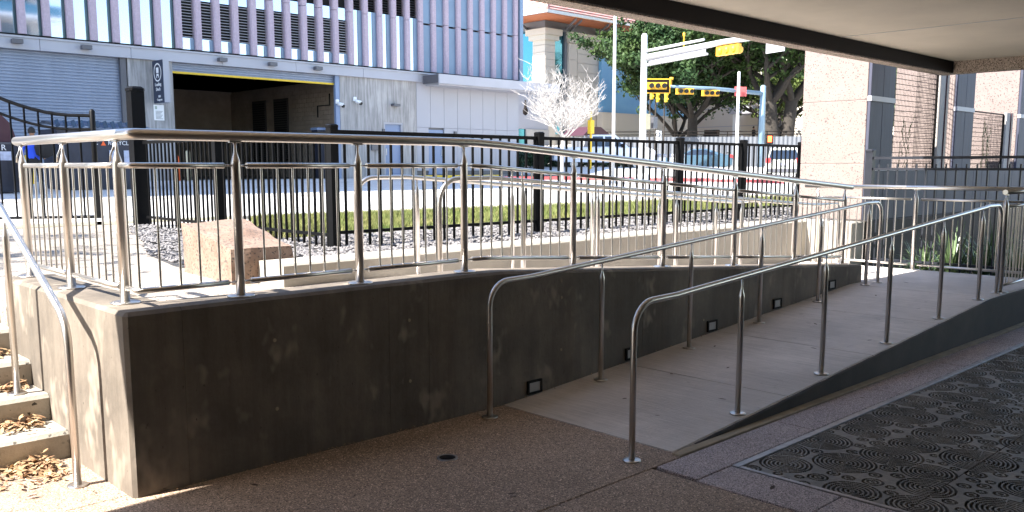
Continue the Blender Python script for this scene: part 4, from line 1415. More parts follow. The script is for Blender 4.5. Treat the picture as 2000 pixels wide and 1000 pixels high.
MB().lathe(7.22, 24.02, [(0.05, 1.9), (0.2, 1.98), (0.24, 2.15), (0.2, 2.33), (0.05, 2.42)], 14).build('backpack', M['clothblack'], pp)
person('person in black walking behind the corrugated fence', 66.9, 40.1, 3.3, 1.7, R_(60), 'clothblack', 'clothblack')
person('person in a pale green top behind the corrugated fence beside the pedestrian signal', 67.3, 39.3, 3.4, 1.75, R_(200), 'clothgreen', 'clothblack')

tw_ = thing('tower_building', 'pale tower with balconies across the plaza, mirrored in the left windows of the facade', 'building', (20, -32, 0))
MB().box(8, -46, 0, 31, -34, 45).build('tower_walls', M['whitestone'], tw_)
for q in range(13):
    z = 3 + q * 3.3
    MB().box(6.5, -34, z, 32, -31.5, z + 0.25).build('balcony_slab', M['white'], tw_)
    MB().box(6.5, -31.6, z + 0.25, 32, -31.5, z + 1.3).build('balustrade', M['museumglass'], tw_)
    for e in range(5):
        MB().box(9 + e * 4.4, -33.99, z + 0.3, 11.8 + e * 4.4, -33.9, z + 2.9).build('window', M['carglass'], tw_)
# ================================================================== MUSEUM AND FAR BUILDINGS
mu = thing('museum_building', 'pale limestone building with pink tiled hip roof and deep timber eaves', 'building', (56.25, 54, 1.2))
zt = 13.3
def stone_rows(x0, x1, y0, y1, z0, z1, h=0.6):
    z = z0
    while z < z1 - 0.05:
        zz_ = min(z + h, z1)
        MB().bbox(x0, y0, z, x1, y1, zz_ - 0.02, 0.015).build('stone_course', M['whitestone'], mu)
        z = zz_
stone_rows(56.25, 57.5, 54.0, 55.5, 9.0, zt)              # corner pilaster
MB().box(56.0, 53.75, zt - 0.9, 57.75, 55.75, zt - 0.5).box(55.8, 53.55, zt - 0.49, 57.95, 55.95, zt).build('capital', M['whitestone'], mu)
MB().box(56.2, 53.95, 1.0, 57.55, 57.5, 8.99).build('pilaster_base', M['whitestone'], mu)
MB().box(57.51, 54.4, 4.5, 59.0, 54.5, zt).build('tall_window', M['museumglass'], mu)
MB().box(57.52, 54.3, 7.2, 59.0, 54.39, 7.35).box(57.52, 54.3, 9.6, 59.0, 54.39, 9.7).build('frame_or_shade_strip', M['eavegrey'], mu)
MB().box(56.65, 55.51, 4.5, 56.75, 60, zt).build('side_window', M['museumglass'], mu)
MB().box(56.55, 55.6, 8.9, 56.64, 60, 9.05).build('frame_or_shade_strip', M['eavegrey'], mu)
MB().box(59.01, 54.2, 4.0, 59.28, 54.5, zt).build('window_jamb', M['eavegrey'], mu)
stone_rows(59.3, 60.35, 54.0, 55, 1.2, 12.4, 1.4)
stone_rows(60.42, 66.0, 54.0, 55, 1.2, 12.4, 0.8)
MB().box(59.2, 53.85, 12.42, 66.0, 55, 12.75).box(59.1, 53.7, 12.76, 66.0, 55, 13.3).build('cornice', M['whitestone'], mu)
MB().box(56.8, 54.6, 1.0, 66, 70, 13.2).build('building_core', M['whitestone'], mu)
# eaves and hip roof
ex, ey = 53.45, 51.1
MB().box(ex + 0.15, ey + 0.15, 13.95, 100, 90, 14.02).build('timber_soffit', M['cedar'], mu)
MB().box(ex, ey, 14.03, 100, ey + 0.15, 14.22).box(ex, ey + 0.15, 14.03, ex + 0.15, 90, 14.22).build('gutter', M['galv'], mu)
MB().box(56.0, 53.8, 13.31, 66, 54.4, 13.94).box(56.0, 54.4, 13.31, 56.6, 70, 13.94).build('eave_beam', M['eavegrey'], mu)
rf = MB()
rf.add([(ex, ey, 14.23), (100, ey, 14.23), (100, ey + 19, 25), (ex + 19, ey + 19, 25), (ex, 90, 14.23), (ex + 19, 90, 25)],
       [(0, 1, 2, 3), (0, 3, 5, 4)])
rf.build('roof', M['rooftile'], mu)
rows = MB()
for q in range(30):
    t0 = q / 30
    x0, y0, z0 = ex + 19 * t0, ey + 19 * t0, 14.25 + 10.75 * t0
    rows.obox(((x0 + 100) / 2, y0, z0 + 0.03), ((100 - x0) / 2, 0, 0), (0, 0.06, 0), (0, 0, 0.04))
    rows.obox((x0, (y0 + 90) / 2, z0 + 0.03), (0.06, 0, 0), (0, (90 - y0) / 2, 0), (0, 0, 0.04))
rows.build('tile_courses', M['rooftile'], mu, kind='stuff')
MB().tube([(ex, ey, 14.3), (ex + 19, ey + 19, 25.1)], 0.12, 6).build('hip_ridge', M['rooftile'], mu)
for bx in (58.4, 59.1, 62.6, 63.3):
    MB().obox((bx - 0.5, 52.6, 13.65), (0.02, 0.0, 0), (0.7, 1.3, -0.22), (0, 0, 0.12)).build('eave_bracket', M['eavegrey'], mu)
MB().obox((54.9, 55.4, 13.6), (1.2, 0.6, -0.2), (0.0, 0.05, 0), (0, 0, 0.12)).build('eave_bracket', M['eavegrey'], mu)
MB().box(53.9, 62, 1.0, 56.2, 66, 9).build('rear_wing', M['whitestone'], mu)
# arched loggia to the right: white arch over blue mosaic
lg = thing('arched_loggia', 'white arch with blue mosaic panel seen behind the oak trees', 'building', (66, 54, 1.2))
ar = []
for i in range(13):
    a = math.pi - math.pi / 2 * i / 12
    ar.append((66.4 + 3.2 * math.cos(a), 11.8 + 3.2 * math.sin(a)))
MB().prism([(63.2, 11.8)] + ar[1:] + [(76.5, 15.0), (76.5, 11.8)], 'y', 53.5, 54).build('arch_wall', M['white'], lg)
MB().box(63.2, 53.6, 6.6, 76.5, 53.95, 11.79).build('blue_mosaic', M['skyblue'], lg)
MB().box(63.0, 53.2, 1.2, 84, 53.9, 5.0).build('lower_wall', M['whitestone'], lg)
MB().box(63.0, 53.3, 5.02, 76.5, 53.9, 6.58).build('lower_wall', M['whitestone'], lg)
MB().box(75.5, 53.15, 2.5, 78.5, 53.199, 4.6).build('recess', M['rampside'], lg)
wb = thing('white_building', 'long white building behind the oaks on the right', 'building', (84, 60, 1.2))
MB().box(84, 20, 1.0, 130, 90, 20).build('main_block', M['whitestone'], wb)
for q in range(9):
    MB().box(83.95, 20, 4.0 + q * 1.9, 83.999, 90, 4.08 + q * 1.9).build('panel_joint', M['metalpanel'], wb)
MB().box(80.5, 46.5, 7.0, 83.94, 51.2, 7.7).build('porch_roof', M['metalpanel'], wb)
MB().box(80.8, 50.4, 3.0, 81.3, 50.9, 6.99).build('porch_column', M['white'], wb)
MB().box(83.85, 47.2, 3.0, 83.94, 49.8, 6.99).build('doorway', M['louver'], wb)
MB().box(79.0, 51.5, 3.3, 79.4, 53.1, 5.4).build('garden_screen', M['rampside'], wb)
# low cream wall at left part of canopy gap
t = thing('side_wing', 'low pale wing wall with teal window below the canopy at the museum', 'building', (38, 46, 1.2))
MB().box(44.0, 50.0, 4.6, 52.5, 52.5, 7.7).build('upper_wall', M['metalpanel'], t)
MB().box(44.0, 50.02, 1.2, 52.0, 52.5, 4.58).build('teal_window', M['museumglass'], t)
MB().box(49.9, 49.9, 1.2, 52.5, 50.0, 4.59).build('end_wall', M['walk'], t)

# ================================================================== TREES
def leaf_cloud(name, centres, radii, n, size, m, parent, seed, flat=0.6, shell=0.55):
    r = np.random.default_rng(seed)
    C_ = np.array(centres)
    Rd = np.array(radii)
    w_ = Rd ** 2.2
    idx = r.choice(len(C_), n, p=w_ / w_.sum())
    d = r.normal(size=(n, 3))
    d /= np.linalg.norm(d, axis=1)[:, None]
    rad = Rd[idx] * (shell + (1 - shell) * r.random(n)) * r.uniform(0.75, 1.12, n)
    P = C_[idx] + d * rad[:, None] * np.array([1, 1, flat])
    a = r.normal(size=(n, 3)); a /= np.linalg.norm(a, axis=1)[:, None]
    b = np.cross(a, r.normal(size=(n, 3))); b /= np.linalg.norm(b, axis=1)[:, None]
    s = r.uniform(size[0], size[1], n)[:, None]
    V = np.stack([P - a * s, P + b * s * 0.55, P + a * s, P - b * s * 0.55], 1)
    F = np.arange(n * 4).reshape(-1, 4)
    me = bpy.data.meshes.new(name)
    me.from_pydata(V.reshape(-1, 3).tolist(), [], F.tolist())
    me.materials.append(m)
    o = bpy.data.objects.new(name, me)
    COL.objects.link(o)
    pb = WB[parent.name]
    o.parent = parent
    me.transform(Matrix.Translation((-pb[0], -pb[1], -pb[2])))
    return o
def oak(label, x, y, z, H, spread, seed, n=42000, trunk_r=0.55, leafm='leaf', size=(0.10, 0.22), fork=0.22, double=False, group=None):
    t = thing('oak_tree', label, 'tree', (x, y, z), group)
    r = random.Random(seed)
    tk = MB()
    tips = []
    def grow(p, d, L, rad, lev):
        path, rads = [p.copy()], [rad]
        q = p.copy()
        dd = d.copy()
        nseg = 5
        for i in range(nseg):
            dd = (dd + Vector((r.uniform(-.22, .22), r.uniform(-.22, .22), r.uniform(-.10, .16)))).normalized()
            q = q + dd * L / nseg
            path.append(q.copy())
            rads.append(rad * (1 - 0.4 * (i + 1) / nseg))
        tk.tube(path, rads, 7 if lev < 2 else 4, caps=False)
        if lev == 0:
            tips.append((path[4] + Vector((0, 0, -0.3)), lev))
        if lev >= 1:
            tips.append((q.copy(), lev))
            if lev == 1:
                tips.append((path[3] + Vector((0, 0, -0.5)), lev))
            if lev >= 2:
                tips.append((path[2].copy(), lev))
        if lev < 4:
            for _ in range(3 if lev < 3 else 2):
                a = r.uniform(0, 6.28)
                side = Vector((math.cos(a), math.sin(a), r.uniform(-0.1, 0.5)))
                nd = (dd * 0.6 + side * r.uniform(0.6, 1.1)).normalized()
                grow(path[r.choice([3, 4, 5])], nd, L * r.uniform(0.62, 0.85), rad * 0.52, lev + 1)
    base = Vector((x, y, z))
    th = H * fork
    trunks = [(0, 0)] if not double else [(-0.45, 0.35), (0.45, -0.35)]
    for ox, oy in trunks:
        b0 = base + Vector((ox, oy, 0))
        tk.tube([b0 - Vector((0, 0, 0.3)), b0 + Vector((0, 0, 0.5)), b0 + Vector((ox * .3, oy * .3, th * .6)), b0 + Vector((ox * .5, oy * .5, th))],
                [trunk_r * 1.35, trunk_r * 1.05, trunk_r * .95, trunk_r * .9], 9, caps=False)
        nb = 5 if not double else 4
        for k in range(nb):
            a = 6.28 * k / nb + r.uniform(-.3, .3)
            d = Vector((math.cos(a) * spread / H * 1.1, math.sin(a) * spread / H * 1.1, r.uniform(0.45, 1.0))).normalized()
            grow(b0 + Vector((ox * .5, oy * .5, th * 0.93)), d, H * 0.36, trunk_r * 0.55, 0)
    tk.build('trunk', M['bark'], t)
    cs, rd = [], []
    for p, lev in tips:
        cs.append((p.x, p.y, p.z + 0.1))
        rd.append(r.uniform(0.55, 1.15) * H / 11)
    leaf_cloud('crown', cs, rd, n, size, M[leafm], t, seed, flat=0.62, shell=0.2)
    return t
OG = 'live oaks across the street'
oak('wide live oak with dark trunk behind the traffic signals', 61.7, 42.6, 3.7, 11.0, 9.0, 11, 52000, 0.42, group=OG, fork=0.18)
oak('large live oak with a massive double trunk beside the stone pier', 62.8, 35.4, 3.6, 10.2, 6.0, 23, 52000, 0.5, 'leaf', double=True, group=OG, fork=0.3)
oak('smaller live oak left of the others, close to the museum', 63.3, 45.2, 1.4, 12.0, 6.5, 35, 26000, 0.35, 'leaf', group=OG)
oak('yellowish green oak between the two large oaks', 76.0, 43.5, 3.0, 9.0, 7.0, 41, 22000, 0.4, 'leafy', group=OG)
oak('oak half seen through the gap beside the first trellis', 60.0, 25.0, 1.0, 8.0, 5.0, 47, 16000, 0.4, 'leaf', group=OG)
oak('street oak standing left of the view, shading the plaza', -5.8, 12.2, 0.77, 7.2, 4.4, 51, 9000, 0.22, 'leaf', (0.06, 0.13))

# bare pale tree
bt = thing('bare_tree', 'leafless pale tree full of thin twigs at the street corner', 'tree', (26.45, 24.42, 1.0))
r = random.Random(12)
tw = MB()
def twig(p, d, L, rad, lev):
    path, q, dd = [p.copy()], p.copy(), d.copy()
    for i in range(4):
        dd = (dd + Vector((r.uniform(-.28, .28), r.uniform(-.28, .28), r.uniform(-.08, .2)))).normalized()
        q = q + dd * L / 4
        path.append(q.copy())
    tw.tube(path, [rad * (1 - .55 * i / 4) for i in range(5)], 5 if lev < 2 else 3, caps=False)
    if lev < 4:
        for _ in range((6, 4, 3, 2)[lev]):
            a = r.uniform(0, 6.28)
            nd = (dd * 0.8 + Vector((math.cos(a), math.sin(a), r.uniform(-.2, .6))) * r.uniform(.5, 1.0)).normalized()
            k = r.randint(1, 4)
            twig(path[k], nd, L * r.uniform(.5, .8), max(0.0085, rad * .5), lev + 1)
b0 = Vector((26.45, 24.42, 0.95))
tt = MB().tube([b0, b0 + Vector((0, 0, 1.0)), b0 + Vector((0.03, 0, 1.95))], [0.085, 0.07, 0.065], 8)
tt.build('trunk', M['paleb'], bt)
for k in range(8):
    a = 6.28 * k / 8 + r.uniform(-.3, .3)
    el = r.uniform(.05, 1.2)
    twig(b0 + Vector((0.02, 0, 1.75 + r.uniform(0, .2))), Vector((math.cos(a), math.sin(a), el)).normalized(), 1.32, 0.028, 0)
twig(b0 + Vector((0.03, 0, 1.9)), Vector((0, 0, 1)), 1.6, 0.032, 0)
tw.build('twigs', M['paleb'], bt)
bf = thing('bird_feeder', 'small hanging feeder on the left side of the bare tree', 'feeder', (25.1, 25.6, 3.6))
MB().lathe(25.35, 25.4, [(0.02, 3.7), (0.09, 3.76), (0.11, 3.9), (0.06, 4.0), (0.03, 4.3)], 10).build('feeder_body', M['bronze'], bf)

# hedges & shrubs far
for i, (x, y, lab) in enumerate(((36, 36, 'dark green hedge beyond the bare tree, beside the building corner'), (40, 36.5, 'dark hedge behind the white pickup'), (73, 47, 'dark shrubs at the foot of the pale wall'))):
    t = thing('hedge', lab, 'hedge', (x, y, 1.5))
    cs = [(x + q * 0.7 * 0.8, y + q * 0.5 * (-0.6), 2.1 + 0.2 * math.sin(q)) for q in range(-5, 6)]
    leaf_cloud('foliage', cs, [0.75] * len(cs), 5000, (0.06, 0.12), M['hedge'], t, 60 + i, 0.8, 0.3)

# ================================================================== POLES AND SIGNALS
def pole(name, label, x, y, z0, z1, r0, r1, m, cat='pole', base=True):
    t = thing(name, label, cat, (x, y, z0))
    MB().lathe(x, y, [(r0, z0 - 0.2), (r1, z1 - 0.05), (r1 * 0.6, z1)], 12).build('shaft', M[m], t)
    if base:
        MB().lathe(x, y, [(r0 * 2, z0 - 0.1), (r0 * 2, z0 + 0.12), (r0 * 1.3, z0 + 0.2)], 10).build('base', M['galv'], t)
    return t
pole('street_pole', 'slim tall pale pole left of the signal mast', 29.32, 24.17, 1.0, 7.9, 0.075, 0.065, 'galv')
pole('street_pole', 'short white sign post in front of the far signal arm', 38.2, 23.8, 1.05, 6.2, 0.075, 0.065, 'white')
def signal_head(t, c, right, n=3, lens=True, up=True, horiz=True, s=1.0, plate=False):
    """a horizontal three-lamp head: c centre, right = unit direction of its long side; faces -y/-x side"""
    c, right = Vector(c), Vector(right).normalized()
    nrm = right.cross(Vector((0, 0, 1))).normalized()
    if nrm.dot(c) > 0:
        nrm = -nrm
    hd = MB().obox(c, right * 0.55 * s, nrm * 0.1, Vector((0, 0, 0.18 * s))).build('signal_head', M['sigyellow'], t)
    if plate:
        MB().obox(c - nrm * 0.09, right * 0.72 * s, nrm * 0.012, Vector((0, 0, 0.34 * s))).build('back_plate', M['bronze'], hd)
        o = MB()
        for sgn in (-1, 1):
            o.obox(c - nrm * 0.07 + right * sgn * 0.74 * s, right * 0.035, nrm * 0.015, Vector((0, 0, 0.38 * s)))
            o.obox(c - nrm * 0.07 + Vector((0, 0, sgn * 0.36 * s)), right * 0.70 * s, nrm * 0.015, Vector((0, 0, 0.03)))
        o.build('plate_border', M['sigyellow'], hd)
    for q in (-1, 0, 1) if lens else ():
        p = c + right * (q * 0.34 * s + 0.06) + nrm * 0.10
        MB().tube([p, p + nrm * 0.22 * s], 0.125 * s, 10).build('lamp_visor', M['lensdark'], hd)
    if not lens:
        for q in (-1, 0, 1):
            p = c + right * (q * 0.34 * s)
            MB().tube([p, p - nrm * 0.16 * s, p - nrm * 0.3 * s + Vector((0, 0, -.02))], [0.13 * s, 0.16 * s, 0.15 * s], 10).build('lamp_visor', M['sigyellow'], hd)
            MB().lathe(p.x + nrm.x * .1, p.y + nrm.y * .1, [(0.05, p.z - 0.12 * s), (0.10, p.z - 0.06), (0.11, p.z + .04), (0.04, p.z + 0.13 * s)], 8).build('housing_dome', M['sigyellow'], hd)
    return hd
sm = thing('signal_mast', 'tall pale signal mast with a long arm reaching to the right', 'traffic signal', (31.66, 24.45, 1.0))
MB().lathe(31.66, 24.45, [(0.165, 0.8), (0.13, 7.3), (0.08, 7.38)], 14).build('mast', M['galv'], sm)
MB().lathe(31.66, 24.45, [(0.34, 0.9), (0.34, 1.25), (0.24, 1.4)], 12).build('base', M['galv'], sm)
A0, A1 = Vector((31.66, 24.45, 6.35)), Vector((30.4, 15.5, 6.55))
MB().tube([A0, A0.lerp(A1, .5) + Vector((0, 0, .1)), A1], [0.14, 0.11, 0.085], 10).build('arm', M['galv'], sm)
dA = (A1 - A0).normalized()
MB().tube([A0 + Vector((0, 0, 0.28)), A0 + dA * 3.4 + Vector((0, 0, .33))], [0.07, 0.05], 6).build('upper_rod', M['galv'], sm)
lt = MB()
MB().tube([A0 + Vector((0, 0, -0.32)), A0 + dA * 3.6 + Vector((0, 0, -.26))], [0.06, 0.05], 6).build('lower_rod', M['galv'], sm)
c_ = A0 + dA * 1.9 + Vector((0, 0, -0.14))
MB().obox(c_, dA * 1.6, Vector((0.02, 0, 0)), Vector((0, 0, 0.13))).build('street_name_blade', M['metalpanel'], sm)
signal_head(sm, A0 + dA * 4.6 + Vector((0.1, 0, -0.22)), dA, s=1.0, lens=False)
c_ = A0 + dA * 6.9 + Vector((0, 0, -0.3))
MB().obox(c_, dA * 0.42, Vector((0.02, 0, 0)), Vector((0, 0, 0.30))).build('sign_plate', M['metalpanel'], sm)
signal_head(sm, A0 + dA * 8.6 + Vector((0.1, 0, -0.25)), dA, s=0.9, lens=False)
MB().lathe(A0.x + dA.x * 2.3, A0.y + dA.y * 2.3, [(0.03, 6.5), (0.03, 7.0), (0.05, 7.02), (0.05, 7.14)], 8).build('detector', M['sigyellow'], sm)
MB().box(31.25, 24.0, 3.3, 31.6, 24.3, 3.95).build('pedestrian_signal', M['beige'], sm)
MB().box(31.95, 24.1, 3.35, 32.25, 24.3, 3.85).build('control_box', M['louver'], sm)
s2 = thing('signal_mast', 'blue grey signal mast by the large oak with three yellow heads on its arm', 'traffic signal', (53.43, 31.44, 1.3))
MB().lathe(53.43, 31.44, [(0.24, 1.0), (0.18, 6.9), (0.1, 6.98)], 12).build('mast', M['bluepole'], s2)
B0, B1 = Vector((53.43, 31.44, 6.45)), Vector((44.85, 33.53, 6.55))
dB = (B1 - B0).normalized()
MB().tube([B0, B0.lerp(B1, .5) + Vector((0, 0, .08)), B1], [0.14, 0.11, 0.08], 8).build('arm', M['bluepole'], s2)
fc = Vector((0.75, -0.66, 0)).normalized()
signal_head(s2, B1 + Vector((-0.2, 0, -0.02)), fc, s=1.15, plate=True)
signal_head(s2, B0.lerp(B1, 0.76) + Vector((0, 0, -0.22)), fc)
signal_head(s2, B0.lerp(B1, 0.52) + Vector((0, 0, -0.22)), fc)
for f_ in (0.27, 0.22):
    c_ = B0.lerp(B1, f_) + Vector((-0.05, -0.15, 0))
    MB().obox(c_, fc * 0.22, Vector((0.66, 0.75, 0)) * 0.02, Vector((0, 0, 0.3))).build('sign_plate', M['redpaint'], s2)
MB().lathe(B1.x + 1.0, B1.y - 0.25, [(0.03, 6.6), (0.03, 6.95), (0.12, 6.97), (0.12, 7.1)], 8).build('detector', M['sigyellow'], s2)
pd = MB().obox((53.2, 30.75, 3.45), fc * 0.24, Vector((0.66, 0.75, 0)) * 0.15, Vector((0, 0, 0.3))).build('pedestrian_signal', M['lensdark'], s2)
MB().obox((53.05, 30.60, 3.47), fc * 0.13, Vector((0.66, 0.75, 0)) * 0.02, Vector((0, 0, 0.2))).build('red_hand', M['redlamp'], pd)
for i, (x, y, h) in enumerate(((33.5, 28.9, 4.4), (45.6, 33.0, 5.3), (46.0, 32.6, 5.4), (46.6, 32.0, 5.5))):
    pass
for i, (u, z0, z1) in enumerate(((0.1, 6.3, 7.1), (0.5, 6.1, 7.2), (1.1, 6.1, 7.3))):
    t = thing('signal_banner', 'vertical yellow signal housing seen through the oak branches, ' + ['left', 'middle', 'right'][i] + ' one of three', 'traffic signal', (50.5 + u * .7, 38.4 - u * .7, z0), 'yellow housings behind the oak')
    cx, cy_ = 50.5 + u * .7, 38.4 - u * .7
    MB().box(cx - 0.09, cy_ - 0.08, z0, cx + 0.09, cy_ + 0.08, z1).build('housing', M['yellow'], t)
    for q in range(3):
        MB().tube([(cx - .05, cy_ - 0.1, z0 + .2 + q * .32), (cx - .10, cy_ - 0.2, z0 + .2 + q * .32)], 0.08, 8).build('visor', M['yellow'], t)
    MB().box(cx - .03, cy_ + .1, 1.0, cx + .04, cy_ + .18, z1).build('mounting_post', M['bark'], t)
t = thing('crossing_post', 'yellow painted crossing signal post behind the bare tree', 'post', (36.0, 31.5, 1.2))
MB().lathe(36.0, 31.2, [(0.06, 1.0), (0.06, 4.6)], 8).build('shaft', M['yellow'], t)
MB().box(35.85, 31.1, 3.4, 36.15, 31.3, 4.1).build('housing', M['yellow'], t)
# no-parking sign on the fence
t = thing('parking_sign', 'small white no parking sign in front of the corrugated fence', 'sign', (51.5, 38.5, 1.5))
q_ = Vector((51.2, 38.2, 3.75))
MB().obox(q_, fc * 0.24, Vector((0.66, 0.75, 0)) * 0.012, Vector((0, 0, 0.42))).build('plate', M['white'], t)
MB().box(51.28, 38.28, 1.2, 51.34, 38.34, 4.1).build('post', M['galv'], t)
rg = MB()
vs, fs = [], []
for i in range(20):
    a = 2 * math.pi * i / 20
    for rr_ in (0.11, 0.16):
        p_ = q_ - Vector((0.66, 0.75, 0)) * 0.016 + fc * rr_ * math.cos(a) + Vector((0, 0, 0.14 + rr_ * math.sin(a)))
        vs.append(tuple(p_))
fs = [(2 * i, 2 * i + 1, 2 * ((i + 1) % 20) + 1, 2 * ((i + 1) % 20)) for i in range(20)]
rg.add(vs, fs).build('ring_mark', M['bronze'], t)

# corrugated construction fence
cf = thing('corrugated_fence', 'long grey corrugated metal construction fence across the street', 'fence', (46, 46, 1.2))
P0, P1 = Vector((48.5, 43.8, 0)), Vector((62.5, 26.5, 0))
d = (P1 - P0).normalized()
nn = Vector((-d.y, d.x, 0))
L = (P1 - P0).length
mb = MB()
vs, fs = [], []
n = int(L / 0.075)
for i in range(n + 1):
    q = P0 + d * (i * 0.075) + nn * (0.05 if (i // 2) % 2 else 0)
    vs += [(q.x, q.y, 0.9), (q.x, q.y, 3.78)]
for i in range(n):
    fs.append((2 * i, 2 * i + 2, 2 * i + 3, 2 * i + 1))
mb.add(vs, fs).build('corrugated_sheets', M['corr'], cf, kind='stuff')
k = 0
while k < L:
    q = P0 + d * k - nn * (-0.1)
    MB().box(q.x - .05, q.y - .05, 0.9, q.x + .05, q.y + .05, 3.85).build('fence_post', M['corr'], cf)
    k += 3
struct('raised_ground', MB().prism([(P0.x + .6, P0.y + .8), (P1.x + .6, P1.y + .8), (95, 20), (120, 54), (53, 54)], 'z', 0.5, 3.3), M['walk'])
hr_ = thing('site_railing', 'thin horizontal rails above the corrugated fence', 'railing', (50, 43, 3.3))
for z in (3.98, 4.2):
    MB().tube([P0 + nn * 1.5 + Vector((0, 0, z)), P1 + nn * 1.5 + Vector((0, 0, z))], 0.03, 4).build('rail', M['bronze'], hr_)
for q in range(9):
    p_ = P0.lerp(P1, q / 8) + nn * 1.5
    MB().box(p_.x - .03, p_.y - .03, 3.3, p_.x + .03, p_.y + .03, 4.22).build('rail_post', M['bronze'], hr_)

# red kerb and verge at the street corner
rk_ = MB()
pts = [(27, 29.6), (31, 27.8), (33.5, 25.8), (35.5, 23.4), (37.0, 20.5)]
for a, b in zip(pts, pts[1:]):
    a, b = Vector((*a, 0)), Vector((*b, 0))
    dd = (b - a)
    s_ = Vector((-dd.y, dd.x, 0)).normalized() * 0.09
    zc = gg((a.x + b.x) / 2, (a.y + b.y) / 2)
    rk_.obox(((a.x + b.x) / 2, (a.y + b.y) / 2, zc + 0.03), dd / 2, s_, (0, 0, 0.09))
struct('red_kerb', rk_, M['redpaint'])
gb = MB().prism([(30.6, 32.9), (30.65, 31.0), (36.5, 31.0), (38, 27), (40, 30), (37, 34), (33, 34)], 'z', 0.9, 1.2)
struct('verge', gb, M['gravelbase'])
def verge_pts(n, r_):
    x, y = r_.uniform(29.9, 36, n), r_.uniform(31, 32.9, n)
    return np.stack([x, y, np.full(n, 1.22)], -1)
go2 = scatter('pebbles', 2500, verge_pts, (0.05, 0.11), M['stone'], seed=8)
go2['kind'] = 'stuff'
go2['label'] = 'pale rocks along the foot of the grey panelled wall'
go2['category'] = 'gravel'

# ================================================================== VEHICLES
def wheel(t, c, axle, r=0.34):
    c, axle = Vector(c), Vector(axle).normalized()
    wv = MB().tube([c - axle * 0.11, c + axle * 0.11], r, 18).build('wheel', M['tyre'], t)
    MB().tube([c - axle * 0.118, c + axle * 0.118], r * 0.62, 12).build('rim', M['rim'], wv)
def car(kind, label, cat, x, y, z, rz, paint, L, W, prof, green, wheels, glass_segs):
    """prof: side outline (s,z) of the body; green: outline of the cabin; both lofted with inset"""
    t = thing(kind, label, cat, (x, y, z))
    ca, sa = math.cos(rz), math.sin(rz)
    def T(s, w_, h):
        return (x + s * ca - w_ * sa, y + s * sa + w_ * ca, z + h)
    def loft(outline, stations, name, m, parent):
        # stations: [(w, inset)]
        n = len(outline)
        cz_ = sum(p[1] for p in outline) / n
        cs_ = sum(p[0] for p in outline) / n
        vs, fs = [], []
        for w_, ins in stations:
            for s, h in outline:
                vs.append(T(cs_ + (s - cs_) * (1 - ins), w_, cz_ + (h - cz_) * (1 - ins * 1.2)))
        for k in range(len(stations) - 1):
            for i in range(n):
                j = (i + 1) % n
                fs.append((k * n + i, k * n + j, (k + 1) * n + j, (k + 1) * n + i))
        fs.append(tuple(reversed(range(n))))
        fs.append(tuple((len(stations) - 1) * n + i for i in range(n)))
        return MB().add(vs, fs).build(name, m, parent)
    h = W / 2
    loft(prof, [(-h, 0.05), (-h + 0.07, 0.0), (h - 0.07, 0.0), (h, 0.05)], 'body', M[paint], t)
    n = len(green)
    # cabin leaning inward
    vs, fs = [], []
    zlo = min(p[1] for p in green)
    zhi = max(p[1] for p in green)
    for sgn in (-1, 1):
        for s, hh in green:
            f = (hh - zlo) / (zhi - zlo)
            vs.append(T(s, sgn * (h - 0.06 - 0.17 * f), hh))
    for i in range(n):
        j = (i + 1) % n
        fs.append((i, j, n + j, n + i))
    fs.append(tuple(reversed(range(n))))
    fs.append(tuple(range(n, 2 * n)))
    MB().add(vs, fs).build('cabin', M[paint], t)
    for seg in glass_segs:
        # side windows, proud 6 mm both sides
        for sgn in (-1, 1):
            vv = []
            for s, hh in seg:
                f = (hh - zlo) / (zhi - zlo)
                vv.append(T(s, sgn * (h - 0.06 - 0.17 * f + 0.006), hh))
            MB().add(vv, [tuple(range(len(vv)))]).build('side_window', M['carglass'], t)
    # front and rear glass as the sloping cabin ends
    for (a, b), nm in (((green[0], green[1]), 'windscreen'), ((green[-1], green[-2]), 'rear_window')):
        sg_ = -1 if nm == 'windscreen' else 1
        vv = []
        for (s, hh), w0 in ((a, 0.14), (b, 0.28)):
            for sgn in ((-1, 1) if (s, hh) == a else (1, -1)):
                vv.append(T(s + 0.02 * (1 if a[0] > b[0] else -1), sgn * (h - w0), hh + (0.04 if (s, hh) == a else -0.04)))
        MB().add(vv, [(0, 1, 2, 3)]).build(nm, M['carglass'], t)
    ax = (-sa, ca, 0)
    for s in wheels:
        for sgn in (-1, 1):
            wheel(t, T(s, sgn * (h - 0.12), 0.34), ax)
    return t, T
sed, T = car('parked_car', 'slate blue coupe with red tail lights in front of the corrugated fence', 'car', 49.5, 33.9, 1.45, math.atan2(35.31 - 32.42, 48.51 - 50.49), 'carblue', 4.7, 1.8,
    [(2.3, .28), (2.33, .62), (1.9, .8), (0.9, .92), (-1.4, .98), (-2.2, 1.0), (-2.35, .85), (-2.32, .35), (-1.9, .22), (1.9, .2)],
    [(1.1, .9), (0.2, 1.36), (-0.7, 1.38), (-1.9, .98)], [1.4, -1.35], [[(0.85, .96), (0.15, 1.3), (-0.6, 1.32), (-1.4, 1.0)]])
for sgn in (-1, 1):
    a_, b_ = Vector(T(-2.33, sgn * 0.62, 0.82)), Vector(T(-2.25, sgn * 0.9, 0.9))
    MB().obox((a_ + b_) / 2, (b_ - a_) / 2, (0, 0, 0.09), Vector(T(-.08, 0, 0)) - Vector(T(0, 0, 0))).build('tail_light', M['taillight'], sed)
    MB().obox(T(2.27, sgn * 0.65, 0.62), Vector(T(0.04, 0, 0)) - Vector(T(0, 0, 0)), Vector(T(0, 0.18, 0)) - Vector(T(0, 0, 0)), (0, 0, 0.06)).build('headlight', M['white'], sed)
